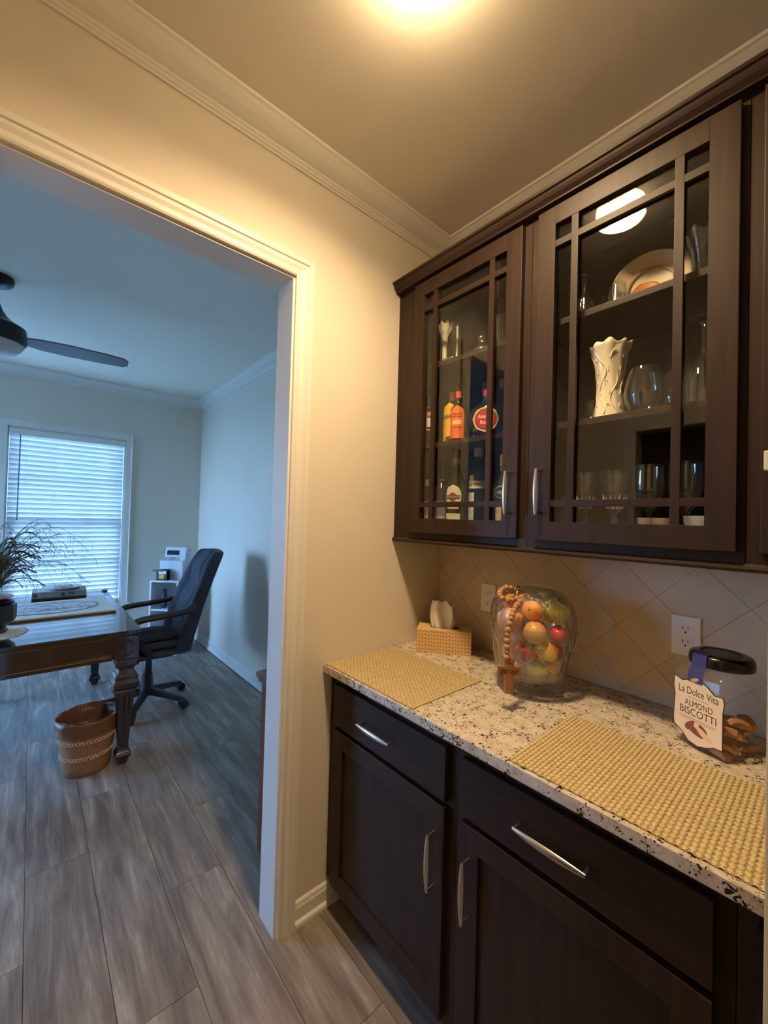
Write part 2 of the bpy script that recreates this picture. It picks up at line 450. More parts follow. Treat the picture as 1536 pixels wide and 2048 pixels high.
# wall behind the camera, with the doorway of a dark closet
wb = MB(); DX0, DX1, DH = 0.43, 1.19, 2.05
wb.box((0, YBK-0.11, 0), (DX0, YBK, H)); wb.box((DX1, YBK-0.11, 0), (XE, YBK, H)); wb.box((DX0, YBK-0.11, DH), (DX1, YBK, H))
struct(wb.build('wall_behind', wall_m, fixn=False))
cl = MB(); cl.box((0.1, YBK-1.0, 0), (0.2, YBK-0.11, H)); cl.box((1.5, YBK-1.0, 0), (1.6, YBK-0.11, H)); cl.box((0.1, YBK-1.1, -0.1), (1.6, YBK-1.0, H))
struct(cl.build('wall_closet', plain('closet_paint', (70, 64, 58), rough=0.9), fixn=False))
struct(MB().box((XE, YBK-0.2, -0.12), (XE+0.12, 0.0, H+0.1)).build('wall_end', wall_m))
struct(MB().box((XO-0.12, YOL-0.12, H), (XE+0.12, 0.12, H+0.1)).build('ceiling', ceil_m))

# far wall with a twin window
WY0, WY1, WZ0, WZ1 = -1.684, -0.762, 0.50, 2.225      # right-hand window of the pair
GAP = 0.05
W2Y0, W2Y1 = WY0-GAP-0.922, WY0-GAP
fw = MB()
fw.box((XO-0.12, WY1, 0), (XO, 0.0, H)); fw.box((XO-0.12, YOL, 0), (XO, W2Y0, H))
fw.box((XO-0.12, W2Y0, WZ1), (XO, WY1, H)); fw.box((XO-0.12, W2Y0, 0), (XO, WY1, WZ0)); fw.box((XO-0.12, W2Y1, WZ0), (XO, WY0, WZ1))
struct(fw.build('wall_far', wall_m, fixn=False))

# window casing (picture-framed), stool and apron
def frame_sweep(name, path, prof, mat, origin_fn, closed=False, kind=True):
    """path: 2D points (a,b) in the wall plane; prof: list of (out, proud); out is to the left of the path direction"""
    n = len(path); rings = []
    for i in range(n):
        p = Vector(path[i]); dirs = []
        if i > 0 or closed: dirs.append((p-Vector(path[i-1])).normalized())
        if i < n-1 or closed: dirs.append((Vector(path[(i+1) % n])-p).normalized())
        nn = [Vector((-d.y, d.x)) for d in dirs]
        if len(nn) == 2:
            mv = (nn[0]+nn[1]); mv = mv/mv.dot(nn[0])
        else: mv = nn[0]
        rings.append([origin_fn(p.x+mv.x*o, p.y+mv.y*o, h) for o, h in prof])
    m = MB()
    if closed: rings.append(rings[0])
    m.loft(rings, cap=not closed)
    o = m.build(name, mat)
    if kind: struct(o)
    return o
casing_prof = [(0.0, 0.0), (0.0, 0.011), (0.006, 0.014), (0.012, 0.014), (0.016, 0.0125), (0.022, 0.012), (0.034, 0.0165), (0.040, 0.0165),
               (0.044, 0.013), (0.047, 0.0125), (0.050, 0.018), (0.067, 0.018), (0.067, 0.0)]
# doorway casing, pantry side: up the right leg, across, down the left leg (outwards = away from the opening)
def face0(a, b, h): return (h, a, b)
rev = 0.008
frame_sweep('trim_1', [(YL-rev, 0.0), (YL-rev, HB+rev), (YB+rev, HB+rev), (YB+rev, 0.0)], casing_prof, trim_m, face0)
def faceB(a, b, h): return (-TW-h, a, b)
frame_sweep('trim_2', [(YL-rev, 0.0), (YL-rev, HB+rev), (YB+rev, HB+rev), (YB+rev, 0.0)], casing_prof, trim_m, faceB)
jm = MB()
jm.box((-TW, YB, 0), (0, YB+0.018, HB)); jm.box((-TW, YL-0.018, 0), (0, YL, HB)); jm.box((-TW, YL-0.018, HB), (0, YB+0.018, HB+0.018))
jb = jm.build('door_1', trim_m, fixn=False); struct(jb)
# closet doorway casing (seen only as a reflection)
def faceK(a, b, h): return (a, YBK+h, b)
frame_sweep('trim_3', [(DX0, 0.0), (DX0, DH), (DX1, DH), (DX1, 0.0)], [(o, h) for o, h in casing_prof], trim_m, faceK)

# crown moulding: profile (distance down the wall, distance out along the ceiling)
crown = [(0.0, 0.0), (0.0, 0.086), (0.010, 0.086), (0.013, 0.078), (0.020, 0.070), (0.034, 0.052), (0.046, 0.030), (0.050, 0.020),
         (0.056, 0.019), (0.060, 0.014), (0.066, 0.013), (0.070, 0.008), (0.076, 0.007), (0.076, 0.0)]
def crown_run(name, path):
    """path: xy points, room to the left of the direction"""
    n = len(path); rings = []
    for i in range(n):
        p = Vector(path[i]); d1 = (p-Vector(path[i-1])).normalized() if i > 0 else None
        d2 = (Vector(path[i+1])-p).normalized() if i < n-1 else None
        nn = [Vector((-d.y, d.x)) for d in (d1, d2) if d is not None]
        mv = nn[0] if len(nn) == 1 else (nn[0]+nn[1])/((nn[0]+nn[1]).dot(nn[0]))
        rings.append([(p.x+mv.x*o, p.y+mv.y*o, H-0.0005-d) for d, o in crown])
    return struct(MB().loft(rings).build(name, trim_m))
crown_run('trim_4', [(XE, 0.0), (0.0, 0.0), (0.0, YBK), (XE, YBK)])
crown_run('trim_5', [(-TW, YOL), (-TW, 0.0), (XO, 0.0), (XO, YOL), (-TW, YOL)])

# baseboards with shoe moulding
def base_run(name, path, h=0.083):
    prof = [(0, 0), (0.022, 0), (0.0215, 0.010), (0.019, 0.016), (0.013, 0.020), (0.012, 0.021), (0.012, h-0.022), (0.009, h-0.014), (0.008, h-0.006), (0.004, h), (0, h)]
    n = len(path); rings = []
    for i in range(n):
        p = Vector(path[i]); d1 = (p-Vector(path[i-1])).normalized() if i > 0 else None
        d2 = (Vector(path[i+1])-p).normalized() if i < n-1 else None
        nn = [Vector((-d.y, d.x)) for d in (d1, d2) if d is not None]
        mv = nn[0] if len(nn) == 1 else (nn[0]+nn[1])/((nn[0]+nn[1]).dot(nn[0]))
        rings.append([(p.x+mv.x*o, p.y+mv.y*o, z+0.0003) for o, z in prof])
    return struct(MB().loft(rings).build(name, trim_m))
base_run('baseboard_left', [(0, -0.556), (0, YA+0.001)])
base_run('baseboard_office', [(-TW, YA+0.002), (-TW, 0), (XO, 0), (XO, YOL), (-TW, YOL)], h=0.095)
base_run('baseboard_behind', [(0, YL-0.08), (0, YBK), (DX0-0.068, YBK)])

# ------------------------------------------------------------------ windows and blinds
wtrim = trim_m
def faceW(a, b, h): return (XO+h, a, b)
wprof = [(-0.0, 0.0), (0.0, 0.012), (0.05, 0.014), (0.057, 0.018), (0.062, 0.018), (0.062, 0.0)]
frame_sweep('trim_6', [(W2Y0, WZ0), (W2Y0, WZ1), (WY1, WZ1), (WY1, WZ0)], wprof, wtrim, faceW)
st = MB().box((XO, W2Y0-0.085, WZ0-0.028), (XO+0.055, WY1+0.085, WZ0)).build('trim_7', wtrim, bevel=0.006); struct(st)
struct(MB().box((XO, W2Y0-0.06, WZ0-0.10), (XO+0.016, WY1+0.06, WZ0-0.029)).build('trim_8', wtrim, bevel=0.003))
struct(MB().box((XO, W2Y1, WZ0+0.0005), (XO+0.012, WY0, WZ1)).build('trim_9', wtrim, bevel=0.003))
SL_PITCH, SL_W, SL_T = 0.0452, 0.0500, 0.0028
def make_window(i, y0, y1):
    yc = (y0+y1)/2; wd = y1-y0
    win = bpy.data.objects.new('window_%d' % i, None); COL.objects.link(win); win.location = (XO, yc, WZ0); struct(win)
    hgt = WZ1-WZ0
    # jamb liner, sashes, meeting rail and panes
    fr = MB()
    for a, b in (((-0.119, -wd/2, 0), (-0.001, -wd/2+0.012, hgt)), ((-0.119, wd/2-0.012, 0), (-0.001, wd/2, hgt)), ((-0.119, -wd/2, hgt-0.012), (-0.001, wd/2, hgt)), ((-0.119, -wd/2, 0), (-0.001, wd/2, 0.014))):
        fr.box(a, b)
    fr.build('window_frame', trim_m, win, fixn=False)
    for k, (z0, z1, xx) in enumerate(((0.014, hgt*0.49, -0.062), (hgt*0.47, hgt-0.012, -0.09))):
        sm = MB(); a = -wd/2+0.012; b = wd/2-0.012; t = 0.04
        sm.box((xx-0.014, a, z0), (xx+0.014, a+t, z1)); sm.box((xx-0.014, b-t, z0), (xx+0.014, b, z1))
        sm.box((xx-0.014, a+t, z0), (xx+0.014, b-t, z0+t)); sm.box((xx-0.014, a+t, z1-t), (xx+0.014, b-t, z1))
        sash = sm.build('sash', trim_m, win, fixn=False)
        gy0, gy1, gz0, gz1 = a+t, b-t, z0+t, z1-t
        for q in (1, 2):                                    # muntin bars make six lights
            yy = gy0+(gy1-gy0)*q/3
            MB().box((xx-0.008, yy-0.009, gz0), (xx+0.008, yy+0.009, gz1)).build('muntin', trim_m, sash)
        zz = (gz0+gz1)/2
        MB().box((xx-0.007, gy0, zz-0.009), (xx+0.007, gy1, zz+0.009)).build('muntin', trim_m, sash)
        for q in range(3):
            for rr in range(2):
                ya_ = gy0+(gy1-gy0)*q/3; yb_ = gy0+(gy1-gy0)*(q+1)/3; za_ = gz0 if rr == 0 else zz; zb_ = zz if rr == 0 else gz1
                MB().box((xx-0.002, ya_, za_), (xx+0.002, yb_, zb_)).build('pane', glass_m, sash)
    return win
make_window(1, WY0, WY1); make_window(2, W2Y0, W2Y1)
def make_blind(y0, y1, label):
    yc = (y0+y1)/2; wd = y1-y0-0.028; top = WZ1-0.014
    b = thing('window_blind', label, 'blind', (XO-0.028, yc, top), group='white slatted blinds')
    MB().box((-0.026, -wd/2, -0.045), (0.026, wd/2, 0.0)).build('headrail', trim_m, b, bevel=0.003)
    MB().box((0.027, -wd/2-0.004, -0.062), (0.036, wd/2+0.004, -0.001)).build('valance', trim_m, b, bevel=0.004)
    # slat: shallow arched strip, tilted; room-side edge low
    ns = int((top-WZ0-0.10)/SL_PITCH); tilt = -radians(64)
    sm = MB(); sec = []
    for k in range(7):
        u = -SL_W/2+SL_W*k/6; hgt = 0.0022*(1-(2*u/SL_W)**2)
        sec.append((u, hgt))
    ring = [(u, h) for u, h in sec] + [(u, h-SL_T) for u, h in reversed(sec)]
    rot = [(u*cos(tilt)+h*sin(tilt), -u*sin(tilt)+h*cos(tilt)) for u, h in ring]
    sm.loft([[(x, -wd/2, z) for x, z in rot], [(x, wd/2, z) for x, z in rot]])
    first = None
    for k in range(ns):
        z = -0.075-k*SL_PITCH
        if first is None:
            first = sm.build('slat', slat_m, b, smooth=True, angle=40); first.location = (0, 0, z)
        else:
            c = dup(first, b); c.location = (0, 0, z)
    zb = -0.075-ns*SL_PITCH
    MB().box((-0.024, -wd/2, zb-0.016), (0.024, wd/2, zb)).build('bottom_rail', trim_m, b, bevel=0.004)
    for q in (-0.36, -0.12, 0.12, 0.36):
        MB().tube([(0.0225, q*wd, -0.045), (0.0225, q*wd, zb)], 0.0013, 5).build('ladder_cord', white_m, b)
        MB().tube([(-0.0225, q*wd, -0.045), (-0.0225, q*wd, zb)], 0.0013, 5).build('ladder_cord', white_m, b)
    return b, wd
b1, wd1 = make_blind(WY0, WY1, 'white slatted window blind behind the desk, nearest the room corner')
wand_m = plain('wand_grey', (86, 104, 130), rough=0.3)
MB().tube([(0.044, -wd1/2+0.075, -0.06), (0.046, -wd1/2+0.072, -0.85)], 0.0045, 8).build('tilt_wand', wand_m, b1)
b2, wd2 = make_blind(W2Y0, W2Y1, 'white slatted window blind cut by the left edge of the picture')
MB().tube([(0.044, wd2/2-0.03, -0.06), (0.046, wd2/2-0.03, -0.85)], 0.0045, 8).build('tilt_wand', wand_m, b2)

# lawn outside
struct(MB().box((-60, -60, -0.6), (60, 60, -0.5)).build('ground_outside', plain('lawn', (120, 124, 112), rough=0.95, var=0.25, vscale=0.8)))

# daylight enters through the window openings: sampling portals in the openings
for k, (a, b) in enumerate(((WY0, WY1), (W2Y0, W2Y1))):
    ld = bpy.data.lights.new('window_portal', 'AREA'); ld.shape = 'RECTANGLE'; ld.size = WZ1-WZ0; ld.size_y = b-a
    ld.cycles.is_portal = True
    lo = bpy.data.objects.new('window_portal', ld); COL.objects.link(lo)
    lo.location = (XO-0.125, (a+b)/2, (WZ0+WZ1)/2); lo.rotation_euler = (0, -pi/2, 0)
ld = bpy.data.lights.new('window_portal', 'AREA'); ld.shape = 'RECTANGLE'; ld.size = SX1-SX0; ld.size_y = SZ1-SZ0
ld.cycles.is_portal = True
lo = bpy.data.objects.new('window_portal', ld); COL.objects.link(lo)
lo.location = ((SX0+SX1)/2, YOL-0.125, (SZ0+SZ1)/2); lo.rotation_euler = (pi/2, 0, pi)

# ================================================================== PANTRY: CABINETS AND COUNTER
# backsplash: grout bed plus diamond tiles, parts of the setting
bs = MB().box((0.0005, -0.006, 0.916), (XE-0.001, -0.0003, 1.392)).build('wall_backsplash', grout_m); struct(bs)
def clip(poly, x0, x1, z0, z1):
    def cut(p, f, inter):
        out = []
        for i in range(len(p)):
            a, b = p[i], p[(i+1) % len(p)]
            if f(a): out.append(a)
            if f(a) != f(b): out.append(inter(a, b))
        return out
    def ix(v): return lambda a, b: (v, a[1]+(b[1]-a[1])*(v-a[0])/(b[0]-a[0]))
    def iz(v): return lambda a, b: (a[0]+(b[0]-a[0])*(v-a[1])/(b[1]-a[1]), v)
    for f, i in ((lambda q: q[0] >= x0, ix(x0)), (lambda q: q[0] <= x1, ix(x1)), (lambda q: q[1] >= z0, iz(z0)), (lambda q: q[1] <= z1, iz(z1))):
        poly = cut(poly, f, i)
        if len(poly) < 3: return []
    return poly
TD = 0.2225/2
for a in range(-2, 24):
    for b in range(-3, 4):
        for off in (0, 1):
            cx = 0.238 + (a+0.5*off)*2*TD; cz = 1.247 - TD + (b+0.5*off)*2*TD
            g = TD - 0.0012
            p = clip([(cx-g, cz), (cx, cz-g), (cx+g, cz), (cx, cz+g)], 0.001, 1.75, 0.917, 1.391)
            if len(p) < 3: continue
            mx = sum(q[0] for q in p)/len(p); mz = sum(q[1] for q in p)/len(p)
            area = abs(sum(p[i][0]*p[(i+1) % len(p)][1]-p[(i+1) % len(p)][0]*p[i][1] for i in range(len(p))))/2
            if area < 2e-4: continue
            m = MB(); n = len(p); s_ = 0.985
            y0, y1, y2 = -0.0055, -0.0070, -0.0074
            vs = [(x, y0, z) for x, z in p]+[(x, y1, z) for x, z in p]+[(mx+(x-mx)*s_, y2, mz+(z-mz)*s_) for x, z in p]
            fs = [tuple(range(2*n, 3*n))]
            for i in range(n):
                j = (i+1) % n; fs += [(i, j, n+j, n+i), (n+i, n+j, 2*n+j, 2*n+i)]
            m.add(vs, fs); m.build('tile', tile_m, bs, loc=None)

def handle_mesh(length=0.150, stand=0.030):
    """bow pull standing along z, projecting to -y; flattened bar that swells at the middle"""
    m = MB(); L = length/2
    for s in (-1, 1):
        m.tube([(0, 0, s*(L-0.004)), (0, -stand, s*(L-0.004))], 0.0042, 8)
    pts = []; rs = []
    for k in range(13):
        t = -1+2*k/12; pts.append((0, -stand-0.003*(1-t*t), t*L)); rs.append(0.0042+0.0045*(1-t*t)**1.0)
    m.tube(pts, rs, 10, flat=0.62, up=(0, 1, 0))
    return m
def shaker_door(parent, x0, x1, z0, z1, yf, yb_, fw, name='door', panel=True):
    """frame-and-panel front between yf (front) and yb_ (back); returns the door root (the frame)"""
    m = MB()
    m.box((x0, yf, z0), (x0+fw, yb_, z1)); m.box((x1-fw, yf, z0), (x1, yb_, z1))
    m.box((x0+fw, yf, z0), (x1-fw, yb_, z0+fw)); m.box((x0+fw, yf, z1-fw), (x1-fw, yb_, z1))
    d = m.build(name, cab_m, parent, bevel=0.0018, fixn=False, w=True)
    if panel:
        pm = MB(); pm.box((x0+fw-0.004, yf+0.009, z0+fw-0.004), (x1-fw+0.004, yb_-0.002, z1-fw+0.004)); pm.build('panel', cab_m, d, w=True)
    return d
def place_handle(parent, x, y, z, vertical=True, length=0.150):
    o = handle_mesh(length).build('handle', nickel_m, parent, smooth=True, angle=50)
    im = world_of(parent).inverted()
    o.location = im @ Vector((x, y, z))
    if not vertical: o.rotation_euler = (0, pi/2, 0)
    return o

# ---- wall cabinets
ZC0, ZC1 = 1.392, 2.446      # carcass bottom / top
YF = -0.308                  # face frame front
ZFLOOR, S1, S2 = 1.420, 1.778, 2.100
def wall_cabinet(x0, x1, ox0, ox1, dx0, dx1, handle_x, label, glass=True):
    t = thing('wall_cabinet', label, 'cabinet', ((x0+x1)/2, -0.15, ZC0), group='espresso wall cabinets')
    th = 0.016
    g = 0.0008
    a, b = x0+g, x1-g
    MB().box((a, YF+0.02, ZC0), (a+th, -0.011, ZC1)).build('side_panel', cab_m, t, w=True)
    MB().box((b-th, YF+0.02, ZC0), (b, -0.011, ZC1)).build('side_panel', cab_m, t, w=True)
    MB().box((a+th, -0.017, ZC0), (b-th, -0.011, ZC1)).build('back_panel', cab_m, t, w=True)
    MB().box((a+th, YF+0.02, ZC0), (b-th, -0.017, ZFLOOR)).build('bottom_panel', cabx_m, t, w=True)
    MB().box((a+th, YF+0.02, ZC1-th), (b-th, -0.017, ZC1)).build('top_panel', cabx_m, t, w=True)
    for z in (S1, S2):
        MB().box((a+th+0.001, -0.287, z-0.019), (b-th-0.001, -0.018, z)).build('shelf', cabx_m, t, bevel=0.0015, w=True)
    ff = MB()
    ff.box((a, YF, ZC0), (ox0, YF+0.0195, ZC1)); ff.box((ox1, YF, ZC0), (b, YF+0.0195, ZC1))
    ff.box((ox0, YF, ZC0), (ox1, YF+0.0195, ZFLOOR+0.012)); ff.box((ox0, YF, ZC1-0.04), (ox1, YF+0.0195, ZC1))
    ff.build('face_frame', cab_m, t, fixn=False, w=True)
    z0, z1 = 1.417, 2.432; yf, yb_ = YF-0.0205, YF-0.0008; fwid = 0.056
    d = shaker_door(t, dx0, dx1, z0, z1, yf, yb_, fwid, panel=False)
    gx0, gx1, gz0, gz1 = dx0+fwid, dx1-fwid, z0+fwid, z1-fwid
    # prairie grille: two upright and two level bars
    mw = 0.0100; mvx = (gx0+0.058, gx1-0.058); mvz = (gz0+0.055, gz1-0.060)
    for x in mvx: MB().box((x-mw, yf+0.001, gz0-0.001), (x+mw, yf+0.0125, gz1+0.001)).build('muntin', cab_m, d, bevel=0.001, w=True)
    for z in mvz: MB().box((gx0-0.001, yf+0.0016, z-mw), (gx1+0.001, yf+0.0120, z+mw)).build('muntin', cabx_m, d, bevel=0.001, w=True)
    xs = [gx0-0.004, mvx[0], mvx[1], gx1+0.004]; zs = [gz0-0.004, mvz[0], mvz[1], gz1+0.004]
    for i in range(3):
        for j in range(3):
            MB().box((xs[i], yf+0.0132, zs[j]), (xs[i+1], yf+0.0162, zs[j+1])).build('pane', glass_m, d, w=True)
    place_handle(d, handle_x, yf, 1.563, True, 0.138)
    return t
wc1 = wall_cabinet(0.0, 0.627, 0.160, 0.570, 0.113, 0.601, 0.576, 'dark espresso glass-front wall cabinet of liquor bottles, next to the doorway wall')
wc2 = wall_cabinet(0.627, 1.151, 0.690, 1.105, 0.655, 1.137, 0.681, 'dark espresso glass-front wall cabinet of stemware with the white vase')
wc3 = wall_cabinet(1.151, 1.72, 1.205, 1.675, 1.176, 1.694, 1.665, 'dark espresso wall cabinet cut by the right edge of the picture')
# crown and light rail of the run
def run_x(name, prof, x0, x1, label, cat, left_return=0.0):
    m = MB(); m.loft([[(x0, y, z) for y, z in prof], [(x1, y, z) for y, z in prof]])
    o = m.build(name, cabx_m, smooth=False); tag(o, label, cat); return o
cprof = [(-0.02, 2.4465), (YF-0.021, 2.4465), (YF-0.024, 2.447), (YF-0.024, 2.452), (YF-0.028, 2.456), (YF-0.034, 2.462), (YF-0.038, 2.470), (YF-0.040, 2.476), (YF-0.046, 2.479), (YF-0.046, 2.488), (-0.02, 2.488)]
run_x('cabinet_crown', cprof, 0.0008, 1.72, 'dark crown moulding running along the top of the wall cabinets', 'moulding')
rprof = [(YF+0.018, 1.3915), (YF+0.018, 1.376), (YF+0.005, 1.372), (YF-0.006, 1.374), (YF-0.010, 1.380), (YF-0.008, 1.386), (YF-0.002, 1.3915)]
run_x('light_rail', rprof, 0.0008, 1.72, 'dark rounded light rail under the wall cabinets', 'moulding')

# ---- base cabinets
YBF = -0.610
def base_cabinet(x0, x1, dx0, dx1, hx, label):
    t = thing('base_cabinet', label, 'cabinet', ((x0+x1)/2, -0.3, 0), group='espresso base cabinets')
    a, b = x0+0.0008, x1-0.0008
    MB().box((a, YBF+0.02, 0.105), (b, -0.012, 0.8825)).build('carcass', cab_m, t, w=True)
    MB().box((a, -0.545, 0.0008), (b, -0.53, 0.105)).build('toe_kick', cabx_m, t, w=True)
    ff = MB(); fz0, fz1, fz2, fz3 = 0.105, 0.15, 0.8825, 0.85
    ff.box((a, YBF, fz0), (dx0+0.014, YBF+0.0198, fz2)); ff.box((dx1-0.014, YBF, fz0), (b, YBF+0.0198, fz2))
    ff.box((dx0+0.014, YBF, fz0), (dx1-0.014, YBF+0.0198, fz1)); ff.box((dx0+0.014, YBF, fz3), (dx1-0.014, YBF+0.0198, fz2)); ff.box((dx0+0.014, YBF, 0.675), (dx1-0.014, YBF+0.0198, 0.715))
    ff.build('face_frame', cab_m, t, fixn=False, w=True)
    yf, yb_ = YBF-0.0205, YBF-0.0008
    d = shaker_door(t, dx0, dx1, 0.118, 0.686, yf, yb_, 0.057)
    place_handle(d, hx, yf, 0.535, True, 0.155)
    dr = MB().box((dx0, yf, 0.703), (dx1, yb_, 0.850)).build('drawer_front', cabx_m, t, bevel=0.0018, w=True)
    place_handle(dr, (dx0+dx1)/2-0.012, yf, 0.779, False, 0.160)
    return t
base_cabinet(0.0, 0.612, 0.050, 0.584, 0.553, 'dark espresso base cabinet next to the doorway, under the far placemat')
base_cabinet(0.612, 1.185, 0.639, 1.158, 0.670, 'dark espresso base cabinet under the near placemat, with the larger drawer pull')
base_cabinet(1.185, 1.76, 1.212, 1.735, 1.70, 'dark espresso base cabinet at the lower right, mostly hidden by the white door')
tag(MB().box((0.0008, -0.6515, 0.8835), (1.80, -0.0095, 0.914)).build('granite_countertop', granite_m, bevel=0.005, seg=3), 'speckled cream granite countertop with a polished edge', 'countertop')

# ---- open white door leaf at the right edge of the frame
wd_ = thing('white_door', 'white door edge along the right border of the picture', 'door', (1.62, -0.76, 0.0))
MB().box((1.2325, -0.777, 0.006), (2.0, -0.742, 2.03)).build('door_leaf', trim_m, wd_, bevel=0.002, w=True)
lm = MB(); lm.box((1.2255, -0.767, 1.548), (1.2324, -0.752, 1.574)); lm.build('latch', whiteplastic_m, wd_, bevel=0.002, w=True)

# ---- outlets on the backsplash
def outlet(x, z, label):
    t = thing('wall_outlet', label, 'outlet', (x, -0.0076, z))
    MB().box((-0.036, -0.0055, -0.0585), (0.036, 0.0, 0.0585)).build('cover_plate', whiteplastic_m, t, bevel=0.0025)
    for s in (1, -1):
        cz = s*0.0195
        poly = []
        for k in range(28):
            a = 2*pi*k/28; xx = 0.0172*cos(a); zz = max(-0.0135, min(0.0135, 0.0172*sin(a))); poly.append((xx, zz+cz))
        m = MB(); m.add([(px, -0.0078, pz) for px, pz in poly]+[(px, -0.0050, pz) for px, pz in poly], [tuple(range(28))]+[(k, (k+1) % 28, 28+(k+1) % 28, 28+k) for k in range(28)])
        r_ = m.build('receptacle', whiteplastic_m, t)
        for dx, hh in ((-0.0065, 0.0044), (0.0065, 0.0036)):
            MB().box((dx-0.0010, -0.0082, cz+0.0040-hh), (dx+0.0010, -0.0076, cz+0.0040+hh)).build('slot', dark_m, r_)
        g = MB(); g.lathe([(0, 0), (0.0026, 0), (0.0026, 0.0006), (0, 0.0006)], 12, Matrix.Translation((0, -0.0076, cz-0.0075)) @ Matrix.Rotation(pi/2, 4, 'X')); g.build('ground_hole', dark_m, r_)
    g = MB(); g.lathe([(0, 0), (0.0026, 0), (0.0022, 0.0010), (0, 0.0012)], 12, Matrix.Translation((0, -0.0055, 0)) @ Matrix.Rotation(pi/2, 4, 'X')); g.build('screw', whiteplastic_m, t)
outlet(0.287, 1.141, 'white wall outlet behind the tissue box and fruit bowl')
outlet(0.982, 1.142, 'white wall outlet behind the biscotti jar')

# ---- ceiling light: small mushroom glass fixture
LX, LY = 0.684, -0.892
lt = thing('ceiling_light', 'small round white glass flush ceiling light, lit', 'light', (LX, LY, H-0.0005))
MB().lathe([(0, 0), (0.070, 0), (0.073, -0.003), (0.073, -0.010), (0, -0.010)], 48).build('base_plate', plain('fixture_nickel', (206, 196, 180), rough=0.35, metal=0.6), lt, smooth=True, angle=40)
MB().lathe([(0.074, -0.010), (0.084, -0.014), (0.088, -0.024), (0.088, -0.066), (0.085, -0.072), (0.081, -0.074), (0.080, -0.070), (0.083, -0.062), (0.083, -0.026), (0.074, -0.016)], 48).build('glass_drum', emit('opal_drum', LAMP_COLOR, LAMP_STRENGTH*0.085), lt, smooth=True)
MB().lathe([(0.0828, -0.043), (0.060, -0.0465), (0.030, -0.0485), (0, -0.049)], 48).build('diffuser', emit('lit_opal_glass', LAMP_COLOR, LAMP_STRENGTH), lt, smooth=True)

# ================================================================== ON THE COUNTER
ZK = 0.9143
# ---- placemats: real over-and-under weave
def weave_mat():
    m, nt, b = newmat('straw_weave')
    at_ = N(nt, 'ShaderNodeAttribute'); at_.attribute_name = 'strand_shade'
    v = mapping(nt); n = N(nt, 'ShaderNodeTexNoise'); n.inputs['Scale'].default_value = 140; nt.links.new(v, n.inputs['Vector'])
    c1 = ramp(nt, n.outputs['Fac'], [(0.3, lin((188, 168, 122))), (0.7, lin((214, 196, 150)))])
    c2 = ramp(nt, n.outputs['Fac'], [(0.3, lin((112, 90, 54))), (0.7, lin((140, 116, 74)))])  # darker cross strands, deepened to paint shade in the gaps between columns
    mx = N(nt, 'ShaderNodeMix', data_type='RGBA'); nt.links.new(at_.outputs['Fac'], mx.inputs['Factor']); nt.links.new(c2, mx.inputs['A']); nt.links.new(c1, mx.inputs['B'])
    nt.links.new(mx.outputs['Result'], b.inputs['Base Color']); b.inputs['Roughness'].default_value = 0.5
    return m
weave_m = weave_mat()
def placemat(x0, x1, y0, y1, rz, label):
    W, L = x1-x0, y1-y0
    t = thing('placemat', label, 'placemat', ((x0+x1)/2, (y0+y1)/2, ZK), rz, group='woven straw placemats')
    MB().box((-W/2+0.001, -L/2+0.001, 0), (W/2-0.001, L/2-0.001, 0.0010)).build('backing', weave_m, t)
    px, py = 0.0100, 0.0074
    nx, ny = int(W/px), int(L/py); kx, ky = 4, 4
    verts = []; faces = []; vals = []
    NX, NY = nx*kx+1, ny*ky+1
    for j in range(NY):
        for i in range(NX):
            u = i/kx; v = j/ky
            cx_ = abs(sin(pi*u)); cy_ = abs(sin(pi*v))
            ci, cj = int(u) % 2, int(v) % 2
            over = (ci+cj) % 2
            a = 0.5+0.5*(cos(pi*v) if int(u) % 2 == 0 else -cos(pi*v))
            hz = 0.0012 + 0.0028*(cx_**0.6)*(0.35+0.65*a) 
            hz2 = 0.0012 + 0.0016*(cy_**0.6)*(0.35+0.65*(1-a))
            vals.append(1.0 if hz > hz2 else 0.0)
            verts.append((-W/2+W*i/(NX-1), -L/2+L*j/(NY-1), max(hz, hz2)))
    for j in range(NY-1):
        for i in range(NX-1):
            k = j*NX+i; faces.append((k, k+1, k+NX+1, k+NX))
    m = MB(); m.add(verts, faces)
    o = m.build('weave', weave_m, t, smooth=True, fixn=False); o['kind'] = 'stuff'
    at_ = o.data.attributes.new('strand_shade', 'FLOAT', 'POINT'); at_.data.foreach_set('value', vals)
    return t
placemat(0.012, 0.468, -0.645, -0.306, 0.0, 'woven straw placemat beside the doorway wall, in front of the tissue box')
placemat(0.778, 1.232, -0.641, -0.301, 0.012, 'woven straw placemat at the near end of the counter, before the biscotti jar')

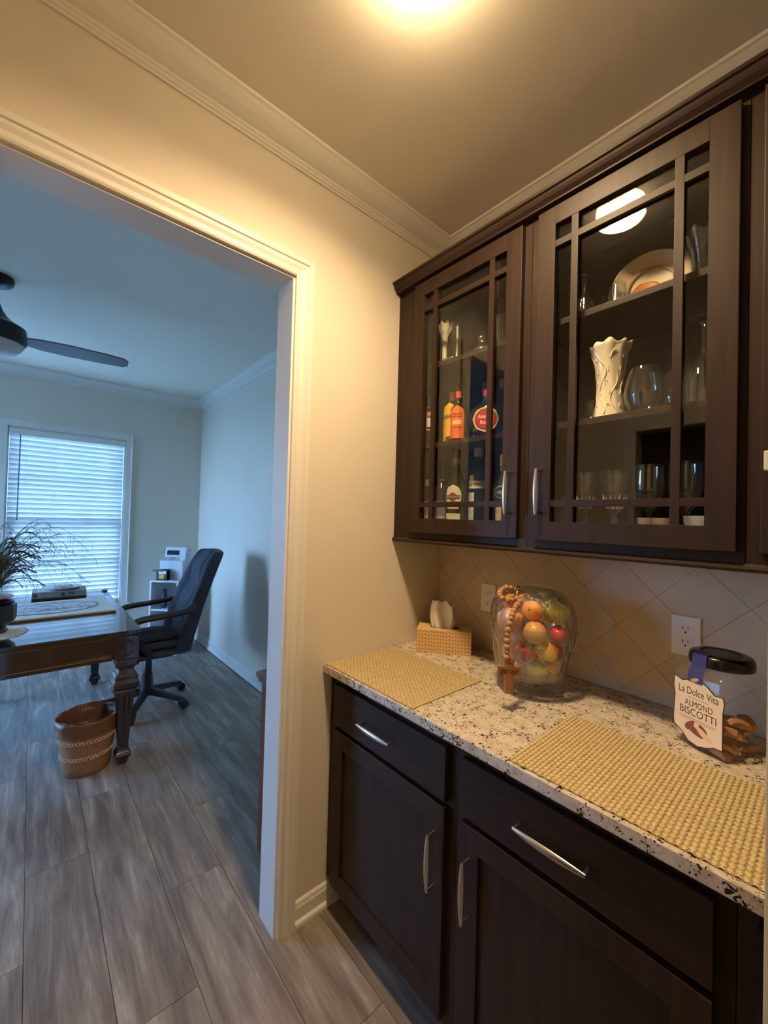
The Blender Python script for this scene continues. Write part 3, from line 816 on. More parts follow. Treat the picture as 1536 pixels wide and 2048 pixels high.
# ---- tissue box
tbx = Vector((0.288-0.110, -0.125+0.263, 0)); ang = atan2(tbx.y, tbx.x)
tb = thing('tissue_box', 'tan patterned tissue box in the corner of the counter', 'tissue box', (0.110, -0.263, ZK), ang)
TBW, TBD, TBH = 0.226, 0.118, 0.094
def leafpat():
    m, nt, b = newmat('leaf_pattern_card')
    v = mapping(nt)
    sep = N(nt, 'ShaderNodeSeparateXYZ'); nt.links.new(v, sep.inputs[0])
    # repeating leaf shapes: diagonal lens in each cell, mirrored on alternate columns
    def math(op, a, b_=None, c=None):
        n = N(nt, 'ShaderNodeMath', operation=op)
        for i, q in enumerate((a, b_, c)):
            if q is None: continue
            if isinstance(q, (int, float)): n.inputs[i].default_value = q
            else: nt.links.new(q, n.inputs[i])
        return n.outputs[0]
    hx = math('ADD', sep.outputs[0], sep.outputs[1])
    cx_ = math('MULTIPLY', hx, 1/0.0125); cz_ = math('MULTIPLY', sep.outputs[2], 1/0.0145)
    fx = math('SUBTRACT', math('FRACT', cx_), 0.5); col = math('MODULO', math('FLOOR', cx_), 2.0)
    sg = math('SUBTRACT', math('MULTIPLY', col, 2.0), 1.0)
    fz = math('SUBTRACT', math('FRACT', math('ADD', cz_, math('MULTIPLY', math('MULTIPLY', fx, sg), 0.45))), 0.5)
    d = math('ADD', math('POWER', math('MULTIPLY', fx, 2.1), 2.0), math('POWER', math('MULTIPLY', fz, 2.7), 2.0))
    c = ramp(nt, d, [(0.0, lin((214, 178, 122))), (0.45, lin((228, 194, 142))), (0.80, lin((234, 204, 154))), (0.86, lin((128, 90, 52))), (1.0, lin((190, 148, 96)))])
    nt.links.new(c, b.inputs['Base Color']); b.inputs['Roughness'].default_value = 0.55
    return m
tbm = leafpat()
# carton with an oval hole in its top
hole = [(TBW/2+0.062*cos(2*pi*k/32), TBD/2+0.024*sin(2*pi*k/32)) for k in range(32)]
m = MB(); m.box((0, 0, 0), (TBW, TBD, TBH)); m.f = [f for f in m.f if f != (4, 5, 6, 7)]
base = len(m.v)
rect = []
for k in range(32):
    a = 2*pi*k/32; c_, s_ = cos(a), sin(a); q = 1/max(abs(c_)/(TBW/2), abs(s_)/(TBD/2)); rect.append((TBW/2+c_*q, TBD/2+s_*q, TBH))
m.add(rect+[(x, y, TBH) for x, y in hole], [(k, (k+1) % 32, 32+(k+1) % 32, 32+k) for k in range(32)])
corner_fix = []
for cxn, cyn in ((TBW, TBD), (0, TBD), (0, 0), (TBW, 0)):
    a0 = atan2(cyn-TBD/2, cxn-TBW/2) % (2*pi); k0 = int(a0/(2*pi)*32)
    corner_fix.append(([rect[k0], (cxn, cyn, TBH), rect[(k0+1) % 32]], [(0, 1, 2)]))
for vs_, fs_ in corner_fix: m.add(vs_, fs_)
m.build('carton', tbm, tb)
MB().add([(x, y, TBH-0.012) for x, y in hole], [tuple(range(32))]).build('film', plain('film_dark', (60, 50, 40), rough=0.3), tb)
# tissue: pleated sheet rising out of the slot
tm = MB(); rows = []
for j in range(15):
    t_ = j/14; z = TBH-0.010+t_*0.118
    row = []
    for i in range(29):
        s_ = i/28*2-1
        wd = 0.042*(1+0.18*t_)+0.012*sin(t_*3.0)
        x = TBW/2-0.010 + s_*wd + 0.006*t_
        y = TBD/2+(0.010+0.014*t_)*sin(s_*5.5+0.5+t_*1.1)*(1-0.1*t_)+0.010*t_
        zt = z + t_*(-0.013*s_ - 0.008*(s_*s_)) + 0.004*t_*sin(s_*9)
        if s_ > 0.72: zt -= (s_-0.72)*0.14*t_; x -= 0.01*t_
        row.append((x, y, zt))
    rows.append(row)
tm.loft(rows, cap=False, closed=False)
to = tm.build('tissue', plain('tissue_paper', (250, 248, 244), rough=0.9, var=0.02), tb, smooth=True, fixn=False)
md = to.modifiers.new('thick', 'SOLIDIFY'); md.thickness = 0.0006

# ---- fruit bowl
BX, BY = 0.612, -0.236
bl = thing('fruit_bowl', 'footed clear glass bowl of fruit under cling film', 'bowl', (BX, BY, ZK))
RB, RT_ = 0.100, 0.126
ZB0, ZB1 = 0.056, 0.226
outer = [(0, ZB0), (RB*0.8, ZB0), (RB, ZB0+0.010), (RB+0.006, ZB0+0.04), (RT_-0.004, ZB0+0.13), (RT_, ZB1)]
inner = [(RT_-0.004, ZB1), (RT_-0.009, ZB0+0.13), (RB+0.001, ZB0+0.045), (RB-0.006, ZB0+0.014), (0, ZB0+0.008)]
MB().lathe(outer+inner, 48).build('bowl', gware_m, bl, smooth=True, angle=50)
MB().lathe([(0.0, 0.0), (0.050, 0.0), (0.052, 0.004), (0.048, 0.009), (0.020, 0.016), (0.016, 0.030), (0.018, 0.046), (0.034, 0.056), (0, 0.056)], 36).build('foot', gware_m, bl, smooth=True, angle=50)
ER = Vector((RT.x, RT.y, 0)).normalized(); EC = Vector((-FW.x, -FW.y, 0)).normalized()      # sideways and towards the viewer's side of the counter
def loc_b(a, b, z): return Vector((BX, BY, ZK)) + ER*a + EC*b + Vector((0, 0, z))
def fruit_mat(name, c1, c2, scale=6, rough=0.32, bmp=0.0, bs=160):
    m, nt, b = newmat(name); v = mapping(nt, scale=(1, 1, 0.5))
    n = N(nt, 'ShaderNodeTexNoise'); n.inputs['Scale'].default_value = scale/0.1; n.inputs['Detail'].default_value = 4; nt.links.new(v, n.inputs['Vector'])
    nt.links.new(ramp(nt, n.outputs['Fac'], [(0.35, lin(c1)), (0.65, lin(c2))]), b.inputs['Base Color'])
    b.inputs['Roughness'].default_value = rough
    if bmp:
        n2 = N(nt, 'ShaderNodeTexNoise'); n2.inputs['Scale'].default_value = bs*4; nt.links.new(v, n2.inputs['Vector']); bump(nt, b, n2.outputs['Fac'], bmp, 0.002)
    return m
f_green = fruit_mat('green_apple_skin', (180, 188, 50), (212, 208, 86), 3)
f_orange = fruit_mat('orange_skin', (222, 128, 16), (240, 160, 36), 3, bmp=0.5)
f_red = fruit_mat('red_skin', (140, 22, 30), (190, 52, 46), 3)
f_yellow = fruit_mat('yellow_skin', (214, 160, 40), (228, 184, 66), 3)
f_peach = fruit_mat('peach_skin', (214, 140, 66), (226, 176, 96), 3)
f_pear = fruit_mat('pear_skin', (168, 160, 50), (196, 186, 84), 3)
f_pink = fruit_mat('pink_skin', (206, 40, 66), (226, 80, 96), 3)
stem_m = plain('stem_brown', (64, 44, 26), rough=0.8)
def fruit(kind, a, b, z, r, mat, label, cat, tilt=(0, 0)):
    t = thing(kind, label, cat, loc_b(a, b, z), 0.0, group='fruit in the glass bowl', rx=tilt[0], ry=tilt[1])
    if kind == 'pear' or kind == 'mango':
        prof = [(0, -r), (r*0.5, -r*0.92), (r*0.86, -r*0.5), (r*0.92, -r*0.05), (r*0.74, r*0.5), (r*0.5, r*0.95), (r*0.3, r*1.2), (0, r*1.3)]
        MB().lathe(prof, 24).build('flesh', mat, t, smooth=True, sub=1)
        MB().tube([(0, 0, r*1.27), (r*0.05, 0, r*1.5)], 0.0018, 6).build('stem', stem_m, t)
    elif kind == 'apple':
        prof = [(0, -r*0.78), (r*0.25, -r*0.9), (r*0.62, -r*0.78), (r*0.93, -r*0.28), (r*1.0, r*0.15), (r*0.86, r*0.62), (r*0.5, r*0.9), (r*0.22, r*0.86), (0, r*0.62)]
        MB().lathe(prof, 28).build('flesh', mat, t, smooth=True, sub=1)
        MB().tube([(0, 0, r*0.6), (r*0.06, 0, r*1.02)], 0.0016, 6).build('stem', stem_m, t)
    else:
        prof = [(0, -r*0.95)]+[(r*cos(q), r*0.95*sin(q)) for q in [radians(d) for d in (-70, -50, -30, -10, 10, 30, 50, 70)]]+[(0, r*0.93)]
        MB().lathe(prof, 28).build('flesh', mat, t, smooth=True, sub=1)
        MB().lathe([(0, r*0.955), (r*0.10, r*0.95), (r*0.06, r*0.90)], 10).build('navel', stem_m, t)
    return t
fruit('apple', 0.068, 0.008, 0.272, 0.050, f_green, 'large yellow-green apple on top of the fruit bowl at the right', 'apple', (0.2, 0.5))
fruit('orange', -0.012, 0.030, 0.268, 0.034, f_orange, 'bright orange with a dark navel on top of the fruit bowl', 'orange', (1.2, 0.7))
fruit('peach', -0.076, 0.012, 0.232, 0.044, f_peach, 'yellow-orange peach at the left rim of the fruit bowl', 'peach')
fruit('peach', -0.015, 0.066, 0.208, 0.037, f_peach, 'pale peach near the front rim of the bowl below the orange', 'peach')
fruit('mango', 0.022, 0.062, 0.150, 0.033, f_yellow, 'yellow mango against the front of the glass bowl', 'mango', (0.2, 2.0))
fruit('apple', 0.076, 0.032, 0.194, 0.030, f_pink, 'pink-red apple under the yellow-green apple', 'apple', (0.4, 0.3))
fruit('apple', -0.044, 0.050, 0.136, 0.035, f_red, 'dark red apple at the front of the bowl behind the beads', 'apple', (0.3, 0.2))
fruit('apple', 0.064, 0.018, 0.134, 0.032, f_red, 'red apple low in the bowl at the right', 'apple', (0.3, -0.2))
fruit('pear', 0.002, 0.046, 0.088, 0.031, f_pear, 'green-yellow pear at the bottom front of the bowl', 'pear', (0.1, 1.5))
fruit('orange', 0.054, 0.036, 0.092, 0.025, f_orange, 'small orange at the bottom right of the bowl', 'orange')
fruit('pear', -0.066, -0.008, 0.128, 0.034, f_yellow, 'yellow pear at the left side of the bowl', 'pear', (0, 0.2))
fruit('apple', 0.0, -0.055, 0.160, 0.040, f_green, 'green apple at the back of the bowl', 'apple')
fruit('peach', -0.060, -0.030, 0.284, 0.030, f_orange, 'small orange tangerine inside the loop of beads on top', 'tangerine')
fruit('apple', 0.006, -0.008, 0.124, 0.028, f_red, 'red apple in the heart of the bowl behind the mango', 'apple', (0.2, 0.1))
fruit('apple', 0.022, 0.004, 0.206, 0.026, f_red, 'red apple under the bright orange, between the pale peach and the pink apple', 'apple', (0.2, -0.4))
fruit('peach', -0.040, 0.004, 0.186, 0.038, f_peach, 'peach behind the hanging beads, below the left rim peach', 'peach')
fruit('pear', -0.050, 0.018, 0.086, 0.022, f_pear, 'yellow-green pear at the bottom left of the bowl beside the cross', 'pear', (0.2, 0.4))
# cling film over the rim and round the bowl
def wrapfn(a, r, z):
    v = Vector((cos(a)*r*9, sin(a)*r*9, z*9)); k = noise.noise(v)*0.005+noise.noise(v*2.7)*0.0030+noise.noise(v*6.1)*0.0014
    return r+k, z+noise.noise(v*1.6+Vector((5, 0, 0)))*0.003
wf = MB(); prof = [(RB+0.010, ZB0+0.006), (RB+0.014, ZB0+0.04), (RT_-0.002, ZB0+0.09), (RT_+0.004, ZB0+0.14), (RT_+0.007, ZB1), (RT_+0.007, ZB1+0.028), (RT_-0.001, ZB1+0.066), (RT_-0.026, ZB1+0.094), (RT_-0.064, ZB1+0.106), (0.03, ZB1+0.110), (0, ZB1+0.111)]
P2 = []
for (r0, z0), (r1, z1) in zip(prof[:-1], prof[1:]):
    for k in range(3): P2.append((r0+(r1-r0)*k/3, z0+(z1-z0)*k/3))
P2.append(prof[-1])
wf.lathe(P2, 72, fn=wrapfn).build('cling_film', wrap_m, bl, smooth=True)
def film_pt(a, t):
    i = min(int(t*(len(P2)-1)), len(P2)-2); q = t*(len(P2)-1)-i
    r = P2[i][0]+(P2[i+1][0]-P2[i][0])*q; z = P2[i][1]+(P2[i+1][1]-P2[i][1])*q
    rr, zz = wrapfn(a, r, z); return Vector(((rr+0.0012)*cos(a), (rr+0.0012)*sin(a), zz+0.0008))
crease = MB(); rc = random.Random(11)
for k in range(90):                                    # folded creases whose whitish tone stands in for lamp glints
    a = rc.uniform(0, 2*pi); t0 = rc.uniform(0.05, 0.78); L = rc.uniform(0.06, 0.26); da = rc.uniform(-0.5, 0.5)
    pts = [film_pt(a+da*j/6+0.05*sin(j*1.7+k), min(0.97, t0+L*j/6)) for j in range(7)]
    crease.tube(pts, [0.0002+0.0011*sin(pi*j/6)*rc.uniform(0.4, 1.3) for j in range(7)], 4, flat=0.5)
crease.build('film_glint_creases', thin_glass('film_fold_glint', (0.98, 0.98, 0.97), refl=4.0, ior=1.5, rough=0.15, body=0.45, bodycol=(0.95, 0.93, 0.9)), bl, smooth=True)

# ---- prayer beads: a chain of wooden beads with a wooden cross and a tassel
bead_m = wood('bead_wood', (150, 104, 66), (184, 136, 92), rough=0.55, axis='Z', scale=9)
DB = (Vector((BX, BY, ZK))-CAM).dot(FW)        # depth of the bowl axis from the camera
chain = [at(1013, 1318, DB-0.150), at(1014, 1300, DB-0.150), at(1014, 1284, DB-0.148), at(1015, 1268, DB-0.146), at(1018, 1252, DB-0.142), at(1022, 1238, DB-0.135), at(1026, 1226, DB-0.118), at(1032, 1214, DB-0.098),
         at(1040, 1203, DB-0.078), at(1046, 1196, DB-0.062), at(1038, 1196, DB-0.066), at(1026, 1200, DB-0.072), at(1013, 1200, DB-0.074), at(1003, 1195, DB-0.066), at(1000, 1186, DB-0.040), at(1006, 1178, DB-0.016), at(1018, 1175, DB-0.004), at(1032, 1181, DB-0.002), at(1044, 1189, DB-0.012),
         at(1058, 1196, DB-0.006), at(1070, 1199, DB+0.02), at(1083, 1203, DB+0.05), at(1098, 1212, DB+0.075), at(1114, 1224, DB+0.085), at(1128, 1240, DB+0.070), at(1135, 1252, DB+0.058)]
pb = thing('prayer_beads', 'string of wooden prayer beads with a cross draped over the fruit bowl', 'beads', loc_b(0, 0.12, 0.05))
cpts = bez(chain, 10)
MB().tube(cpts, 0.0012, 5).build('cord', plain('jute_cord', (150, 120, 80), rough=0.9), pb, w=True)
bead0 = None; acc = 0.0; nxt = 0.006; im = world_of(pb).inverted(); kk = 0
for p, q in zip(cpts[:-1], cpts[1:]):
    seg = (q-p).length
    while nxt <= acc+seg:
        pos = p+(q-p)*((nxt-acc)/seg); big = (0.0096, 0.0082, 0.0104)[kk % 3]
        if bead0 is None:
            bead0 = MB().lathe([(0.0018, -0.88), (0.45, -0.86), (0.80, -0.58), (0.98, -0.2), (0.98, 0.2), (0.80, 0.58), (0.45, 0.86), (0.0018, 0.88)], 14).build('bead', bead_m, pb, smooth=True); o = bead0
        else:
            o = dup(bead0, pb)
        o.location = im @ pos; o.scale = (big, big, big*0.95); d = (q-p).normalized(); o.rotation_euler = d.to_track_quat('Z', 'Y').to_euler()
        nxt += big*1.72; kk += 1
    acc += seg
cross_m = wood('cross_wood', (122, 76, 44), (156, 104, 66), rough=0.6, axis='Z', scale=7)
cp = at(1018, 1352, DB-0.150)
ctop = at(1013, 1326, DB-0.148)
Rx = ER; Ry = -EC
def cross_frame(u, v, h): return cp + ER*u + Vector((0, 0, 1))*v + EC*(h+0.006)
cm = MB(); hw, hl = 0.0125, 0.050; poly = [(-hw, -hl), (hw, -hl), (hw, 0.004), (0.033, 0.004), (0.033, 0.029), (hw, 0.029), (hw, 0.049), (-hw, 0.049), (-hw, 0.029), (-0.033, 0.029), (-0.033, 0.004), (-hw, 0.004)]
n_ = len(poly)
cm.add([cross_frame(u, v, 0) for u, v in poly]+[cross_frame(u, v, -0.012) for u, v in poly], [tuple(range(n_)), tuple(range(2*n_-1, n_-1, -1))]+[(k, (k+1) % n_, n_+(k+1) % n_, n_+k) for k in range(n_)])
crs = cm.build('cross', cross_m, pb, bevel=0.0012, w=True)
lettering('pray', 0.026, lambda u, v, h: world_of(pb).inverted() @ cross_frame(u, v+0.017, h+0.0003), ink_m, crs, fit=0.05, skew=0.2)
MB().lathe([(0, 0), (0.0022, 0), (0.0022, 0.0006), (0, 0.0006)], 10, world_of(pb).inverted() @ (Matrix.Translation(cross_frame(0, 0.040, 0.0)) @ EC.to_track_quat('Z', 'Y').to_matrix().to_4x4())).build('hole', dark_m, crs)
# tassel of cords at the far side of the bowl
tp = at(1136, 1258, DB+0.052); tas = MB()
tas_m = plain('tassel_cord', (128, 88, 46), rough=0.9)
for k in range(14):
    a = 2*pi*k/14; r_ = 0.0135
    e = tp + ER*(r_*cos(a)+0.004) + EC*(r_*sin(a)*0.7) + Vector((0, 0, -0.088+0.006*sin(k*2.1)))
    mid = tp + ER*(r_*0.45*cos(a)) + EC*(r_*0.4*sin(a)) + Vector((0, 0, -0.04))
    MB().tube(bez([tp, mid, e], 5), 0.0017, 5).build('tassel_strand', tas_m, pb, w=True)
MB().lathe([(0, 0.008), (0.004, 0.006), (0.005, 0), (0.004, -0.012), (0, -0.013)], 10, Matrix.Translation(tp)).build('tassel_knot', tas_m, pb, smooth=True, w=True)
# small crucifix lying on the top of the fruit
cx = thing('crucifix', 'small dark crucifix with a gold figure on top of the fruit bowl', 'crucifix', at(1033, 1184, DB-0.030))
def cxf(u, v, h):
    a = radians(24); uu = u*cos(a)+v*sin(a)*1.0; vv = -u*sin(a)*0.6+v*cos(a)
    return ER*uu + Vector((0, 0, 1))*(vv*0.8) + EC*(h - vv*0.5)
cm = MB(); poly = [(-0.004, -0.028), (0.004, -0.028), (0.004, 0.004), (0.019, 0.004), (0.019, 0.011), (0.004, 0.011), (0.004, 0.026), (-0.004, 0.026), (-0.004, 0.011), (-0.019, 0.011), (-0.019, 0.004), (-0.004, 0.004)]
n_ = len(poly)
cm.add([cxf(u, v, 0.002) for u, v in poly]+[cxf(u, v, -0.002) for u, v in poly], [tuple(range(n_)), tuple(range(2*n_-1, n_-1, -1))]+[(k, (k+1) % n_, n_+(k+1) % n_, n_+k) for k in range(n_)])
cm.build('cross', plain('dark_cross', (46, 26, 20), rough=0.4), cx)
gold_m = plain('gold', (214, 170, 90), rough=0.25, metal=0.9)
g = MB(); g.tube([cxf(0, -0.020, 0.004), cxf(0.001, -0.008, 0.006), cxf(0, 0.004, 0.005), cxf(0, 0.009, 0.005)], [0.0012, 0.0022, 0.0026, 0.0018], 8)
g.tube([cxf(-0.016, 0.010, 0.004), cxf(-0.007, 0.006, 0.005), cxf(0, 0.005, 0.005), cxf(0.007, 0.006, 0.005), cxf(0.016, 0.010, 0.004)], 0.0011, 6)
g.lathe([(0, -0.0028), (0.0024, -0.001), (0.0026, 0.001), (0, 0.003)], 8, Matrix.Translation(cxf(0.0005, 0.013, 0.006)))
g.build('figure', gold_m, cx, smooth=True)

# ---- biscotti jar
JU = Vector((0.919, -0.395, 0)); JV = Vector((0.395, 0.919, 0)); jang = atan2(JU.y, JU.x)
jr = thing('biscotti_jar', 'square clear biscotti jar with a black lid and cream label', 'jar', (1.089, -0.162, ZK), jang)
def rsq(hw, hd, r, n=6):
    out = []
    for cx_, cy_, a0 in ((hw-r, hd-r, 0), (-hw+r, hd-r, 90), (-hw+r, -hd+r, 180), (hw-r, -hd+r, 270)):
        for k in range(n+1):
            a = radians(a0+90*k/n); out.append((cx_+r*cos(a), cy_+r*sin(a)))
    return out
def circ(r, n): 
    # same count as rsq, starting on the same corner
    out = []
    for a0 in (0, 90, 180, 270):
        for k in range(7):
            a = radians(a0+90*k/6); out.append((r*cos(a), r*sin(a)))
    return out
HWJ = 0.066; HDJ = 0.080
rings = []
for z, hw, r in ((0.0, HWJ-0.008, 0.014), (0.003, HWJ-0.003, 0.017), (0.010, HWJ, 0.019), (0.178, HWJ, 0.019), (0.192, HWJ-0.005, 0.024)):
    rings.append([(x, y, z) for x, y in rsq(hw, hw+HDJ-HWJ, r)])
rings.append([(x, y, 0.200) for x, y in circ(0.060, 28)]); rings.append([(x, y, 0.212) for x, y in circ(0.057, 28)])
jm = MB(); jm.loft(rings, cap=False); n_ = len(rings[0]); jm.f.append(tuple(range(n_-1, -1, -1)))
jm.build('body', jar_m, jr, smooth=True, angle=60)
ld = MB(); ld.lathe([(0, 0.234), (0.042, 0.234), (0.044, 0.236), (0.055, 0.236), (0.062, 0.233), (0.0655, 0.226), (0.0665, 0.214), (0.0655, 0.206), (0.060, 0.206), (0.060, 0.214), (0, 0.214)], 64, fn=lambda a, r, z: (r+(0.0006*cos(a*64) if r > 0.0645 else 0), z))
ld.build('lid', plain('lid_black', (16, 15, 16), rough=0.22), jr, smooth=True, angle=40)
MB().lathe([(0, 0.2345), (0.038, 0.2345), (0.038, 0.2352), (0, 0.2352)], 40).build('lid_print', plain('lid_gold', (92, 76, 52), rough=0.45), jr)
# label: cut-out card on the -v face of the jar (faces the doorway side), with a strap up to the lid
def jf(u, v, h): return (u, -HDJ-0.0006-h, v)
lab = [(-0.068, 0.166), (-0.045, 0.160), (-0.020, 0.170), (0.0, 0.172), (0.022, 0.166), (0.045, 0.150), (0.066, 0.152), (0.070, 0.140), (0.066, 0.116), (0.066, 0.030), (0.045, 0.028), (0.022, 0.018), (0.0, 0.012), (-0.025, 0.016), (-0.045, 0.034), (-0.068, 0.044), (-0.070, 0.060), (-0.066, 0.120), (-0.070, 0.145)]
lab = [(u*0.84, v) for u, v in lab]
labrim = [(u*1.035, 0.09+(v-0.09)*1.035) for u, v in lab]
def card(poly, h0, h1, mat, name, parent):
    m = MB(); n = len(poly)
    m.add([jf(u, v, h1) for u, v in poly]+[jf(u, v, h0) for u, v in poly], [tuple(range(n)), tuple(range(2*n-1, n-1, -1))]+[(k, (k+1) % n, n+(k+1) % n, n+k) for k in range(n)])
    return m.build(name, mat, parent)
lb = card(labrim, 0.0, 0.0006, plain('label_border', (52, 34, 30), rough=0.5), 'label', jr)
card(lab, 0.0007, 0.0010, plain('label_cream', (232, 206, 160), rough=0.5, var=0.03), 'label_face', lb)
brown_ink = plain('brown_ink', (58, 30, 22), rough=0.5)
def jt(u0, v0): return lambda u, v, h: jf(u+u0, v+v0, 0.0010+h)
lettering('La Dolce Vita', 0.026, jt(0.0, 0.140), brown_ink, lb, bold=0.0, fit=0.094)
lettering('ALMOND', 0.022, jt(0.002, 0.110), brown_ink, lb, bold=0.0, fit=0.066)
lettering('BISCOTTI', 0.026, jt(0.0, 0.089), brown_ink, lb, bold=0.0, fit=0.086)
tan_ink = plain('tan_ink', (166, 128, 84), rough=0.6)
for z, w_ in ((0.1245, 0.048), (0.073, 0.088), (0.069, 0.080)):
    MB().add([jf(-w_/2, z, 0.0013), (jf(w_/2, z, 0.0013)), jf(w_/2, z+0.0012, 0.0013), jf(-w_/2, z+0.0012, 0.0013)], [(0, 1, 2, 3)]).build('small_print', tan_ink, lb)
alm = plain('almond_brown', (134, 66, 32), rough=0.5); alm2 = plain('almond_cream', (226, 190, 134), rough=0.5)
for u0, v0, a, rx_, ry_, mt in ((-0.018, 0.056, 0.9, 0.016, 0.0075, alm), (0.012, 0.056, 2.2, 0.013, 0.0075, alm), (-0.006, 0.046, -0.45, 0.022, 0.008, alm), (0.016, 0.046, -0.6, 0.020, 0.007, alm2)):
    pl = [(u0+rx_*cos(q)*cos(a)-ry_*sin(q)*sin(a)*(1-0.3*cos(q)), v0+rx_*cos(q)*sin(a)+ry_*sin(q)*cos(a)*(1-0.3*cos(q))) for q in [2*pi*k/20 for k in range(20)]]
    card(pl, 0.0012, 0.0016+0.0001*u0, mt, 'almond_print', lb)
stm = plain('strap_blue', (44, 44, 96), rough=0.4)
sp = MB(); s0 = -0.024; s1 = 0.010
path = [(-HDJ-0.0022, 0.165), (-HDJ-0.0022, 0.182), (-HDJ+0.003, 0.194), (-0.0680, 0.2035), (-0.0680, 0.207), (-0.0680, 0.227), (-0.0645, 0.2345), (-0.0555, 0.2375), (-0.046, 0.2375)]
rings = [[(s0, y, z) for y, z in path], [(s1, y, z) for y, z in path]]
sp.loft(rings, cap=False, closed=False); so = sp.build('strap', stm, jr, fixn=False)
md = so.modifiers.new('thick', 'SOLIDIFY'); md.thickness = 0.0008
MB().add([(s0+0.006+0.011+0.010*cos(2*pi*k/16), -HDJ-0.0034, 0.172+0.0055*sin(2*pi*k/16)+0.004*cos(2*pi*k/16)) for k in range(16)], [tuple(range(16))]).build('strap_print', plain('strap_biscuit', (206, 150, 88), rough=0.5), so)
# biscotti: each its own piece, lying inside the jar
bis_m = fruit_mat('biscotti_crust', (156, 104, 60), (196, 146, 96), 3, rough=0.8)
bi = MB()
prof = [(-0.040, 0.0), (-0.034, 0.011), (-0.018, 0.017), (0.0, 0.018), (0.020, 0.017), (0.034, 0.011), (0.040, 0.0)]
bi.loft([[(x, -0.010, z) for x, z in prof], [(x+0.006, 0.010, z) for x, z in prof]])
bi0 = None
bpos = [(-0.040, -0.055, 0.012, 0.1, 0, 0), (0.035, -0.058, 0.012, -0.1, 0, 0.1), (-0.03, -0.02, 0.012, 0.6, 0, 0), (0.045, -0.015, 0.012, -1.2, 0, 0), (0.0, 0.03, 0.012, 0.2, 0, 0), (0.055, 0.045, 0.012, 1.4, 0, 0), (-0.045, 0.045, 0.012, -0.8, 0, 0),
        (0.048, -0.050, 0.036, 0.35, 0.5, 0.2), (0.005, -0.045, 0.034, -0.25, 0.2, 0.1), (-0.04, -0.01, 0.036, 1.2, 0.3, 0), (0.03, 0.01, 0.038, 0.9, -0.3, 0.2), (0.0, 0.05, 0.036, -0.4, 0.2, 0), (0.055, 0.02, 0.060, 1.9, 0.5, 0.3),
        (0.04, -0.040, 0.062, 0.8, 0.7, 0.0), (0.058, -0.005, 0.080, 1.3, 0.4, 0.3), (0.02, 0.030, 0.066, 0.3, -0.5, 0.2), (0.045, 0.045, 0.076, -0.6, 0.2, 0.1), (-0.03, 0.035, 0.056, 0.5, 0.2, 0)]
BL = {0: 'biscotti piece on the jar bottom at its left corner, below the label', 1: 'biscotti piece on the jar bottom at the front corner below the label', 7: 'tilted biscotti piece resting above the front corner of the jar',
      13: 'steeply leaning biscotti piece just right of the label', 14: 'topmost biscotti piece near the right side of the jar', 3: 'biscotti piece on the jar bottom against the right-hand wall'}
for k, (x, y, z, rz_, rx_, ry_) in enumerate(bpos):
    W_ = rz_m(jang, (1.089, -0.162, ZK)) @ Vector((x*0.74, y*0.95, z-0.008))
    if bi0 is None: bi0 = bi.build('biscotti', bis_m, bevel=0.003); o = bi0
    else: o = dup(bi0)
    o.location = W_; o.rotation_euler = (rx_, ry_, rz_+jang); o.scale = (0.72, 0.85, 0.95)
    tag(o, BL.get(k, 'golden almond biscotti piece half buried in the pile in the jar'), 'biscotti', 'biscotti in the jar')

# ================================================================== INSIDE THE WALL CABINETS
def vessel(name, label, cat, loc, prof, mat, n=36, group=None, parts=(), fn=None, rz=0.0, up=True, smooth_angle=45):
    """glass or china thing: profile (r,z), outside then inside; parts: list of (name, prof, mat)"""
    t = thing(name, label, cat, loc, rz, group, rx=0.0 if up else pi)
    MB().lathe(prof, n, fn=fn).build('body' if len(parts) else 'glass', mat, t, smooth=True, angle=smooth_angle)
    for nm, pf, mt in parts: MB().lathe(pf, n).build(nm, mt, t, smooth=True, angle=smooth_angle)
    return t
def curved_label(parent, r, z0, z1, a0, half, mat, name='label', shape='rect', n=14, m=12, off=0.0006):
    """label patch on a bottle of radius r centred on angle a0"""
    mb = MB(); rows = []
    for j in range(m+1):
        t = j/m; z = z0+(z1-z0)*t
        k = 1.0
        if shape == 'oval': k = sqrt(max(0.0, 1-(2*t-1)**2))
        elif shape == 'arch': k = 1.0 if t < 0.7 else sqrt(max(0.0, 1-((t-0.7)/0.3)**2))
        elif shape == 'egg': k = 0.55+0.45*sin(pi*min(1, (t+0.12)*0.75)) if t < 0.75 else sqrt(max(0, 1-((t-0.55)/0.45)**2))
        row = []
        for i in range(n+1):
            a = a0+half*k*(2*i/n-1); row.append(((r+off)*cos(a), (r+off)*sin(a), z))
        rows.append(row)
    mb.loft(rows, cap=False, closed=False)
    return mb.build(name, mat, parent, smooth=True, fixn=False)
def on_cyl(r, a0, z0): return lambda u, v, h: ((r+0.0012+h)*cos(a0+u/r), (r+0.0012+h)*sin(a0+u/r), z0+v)

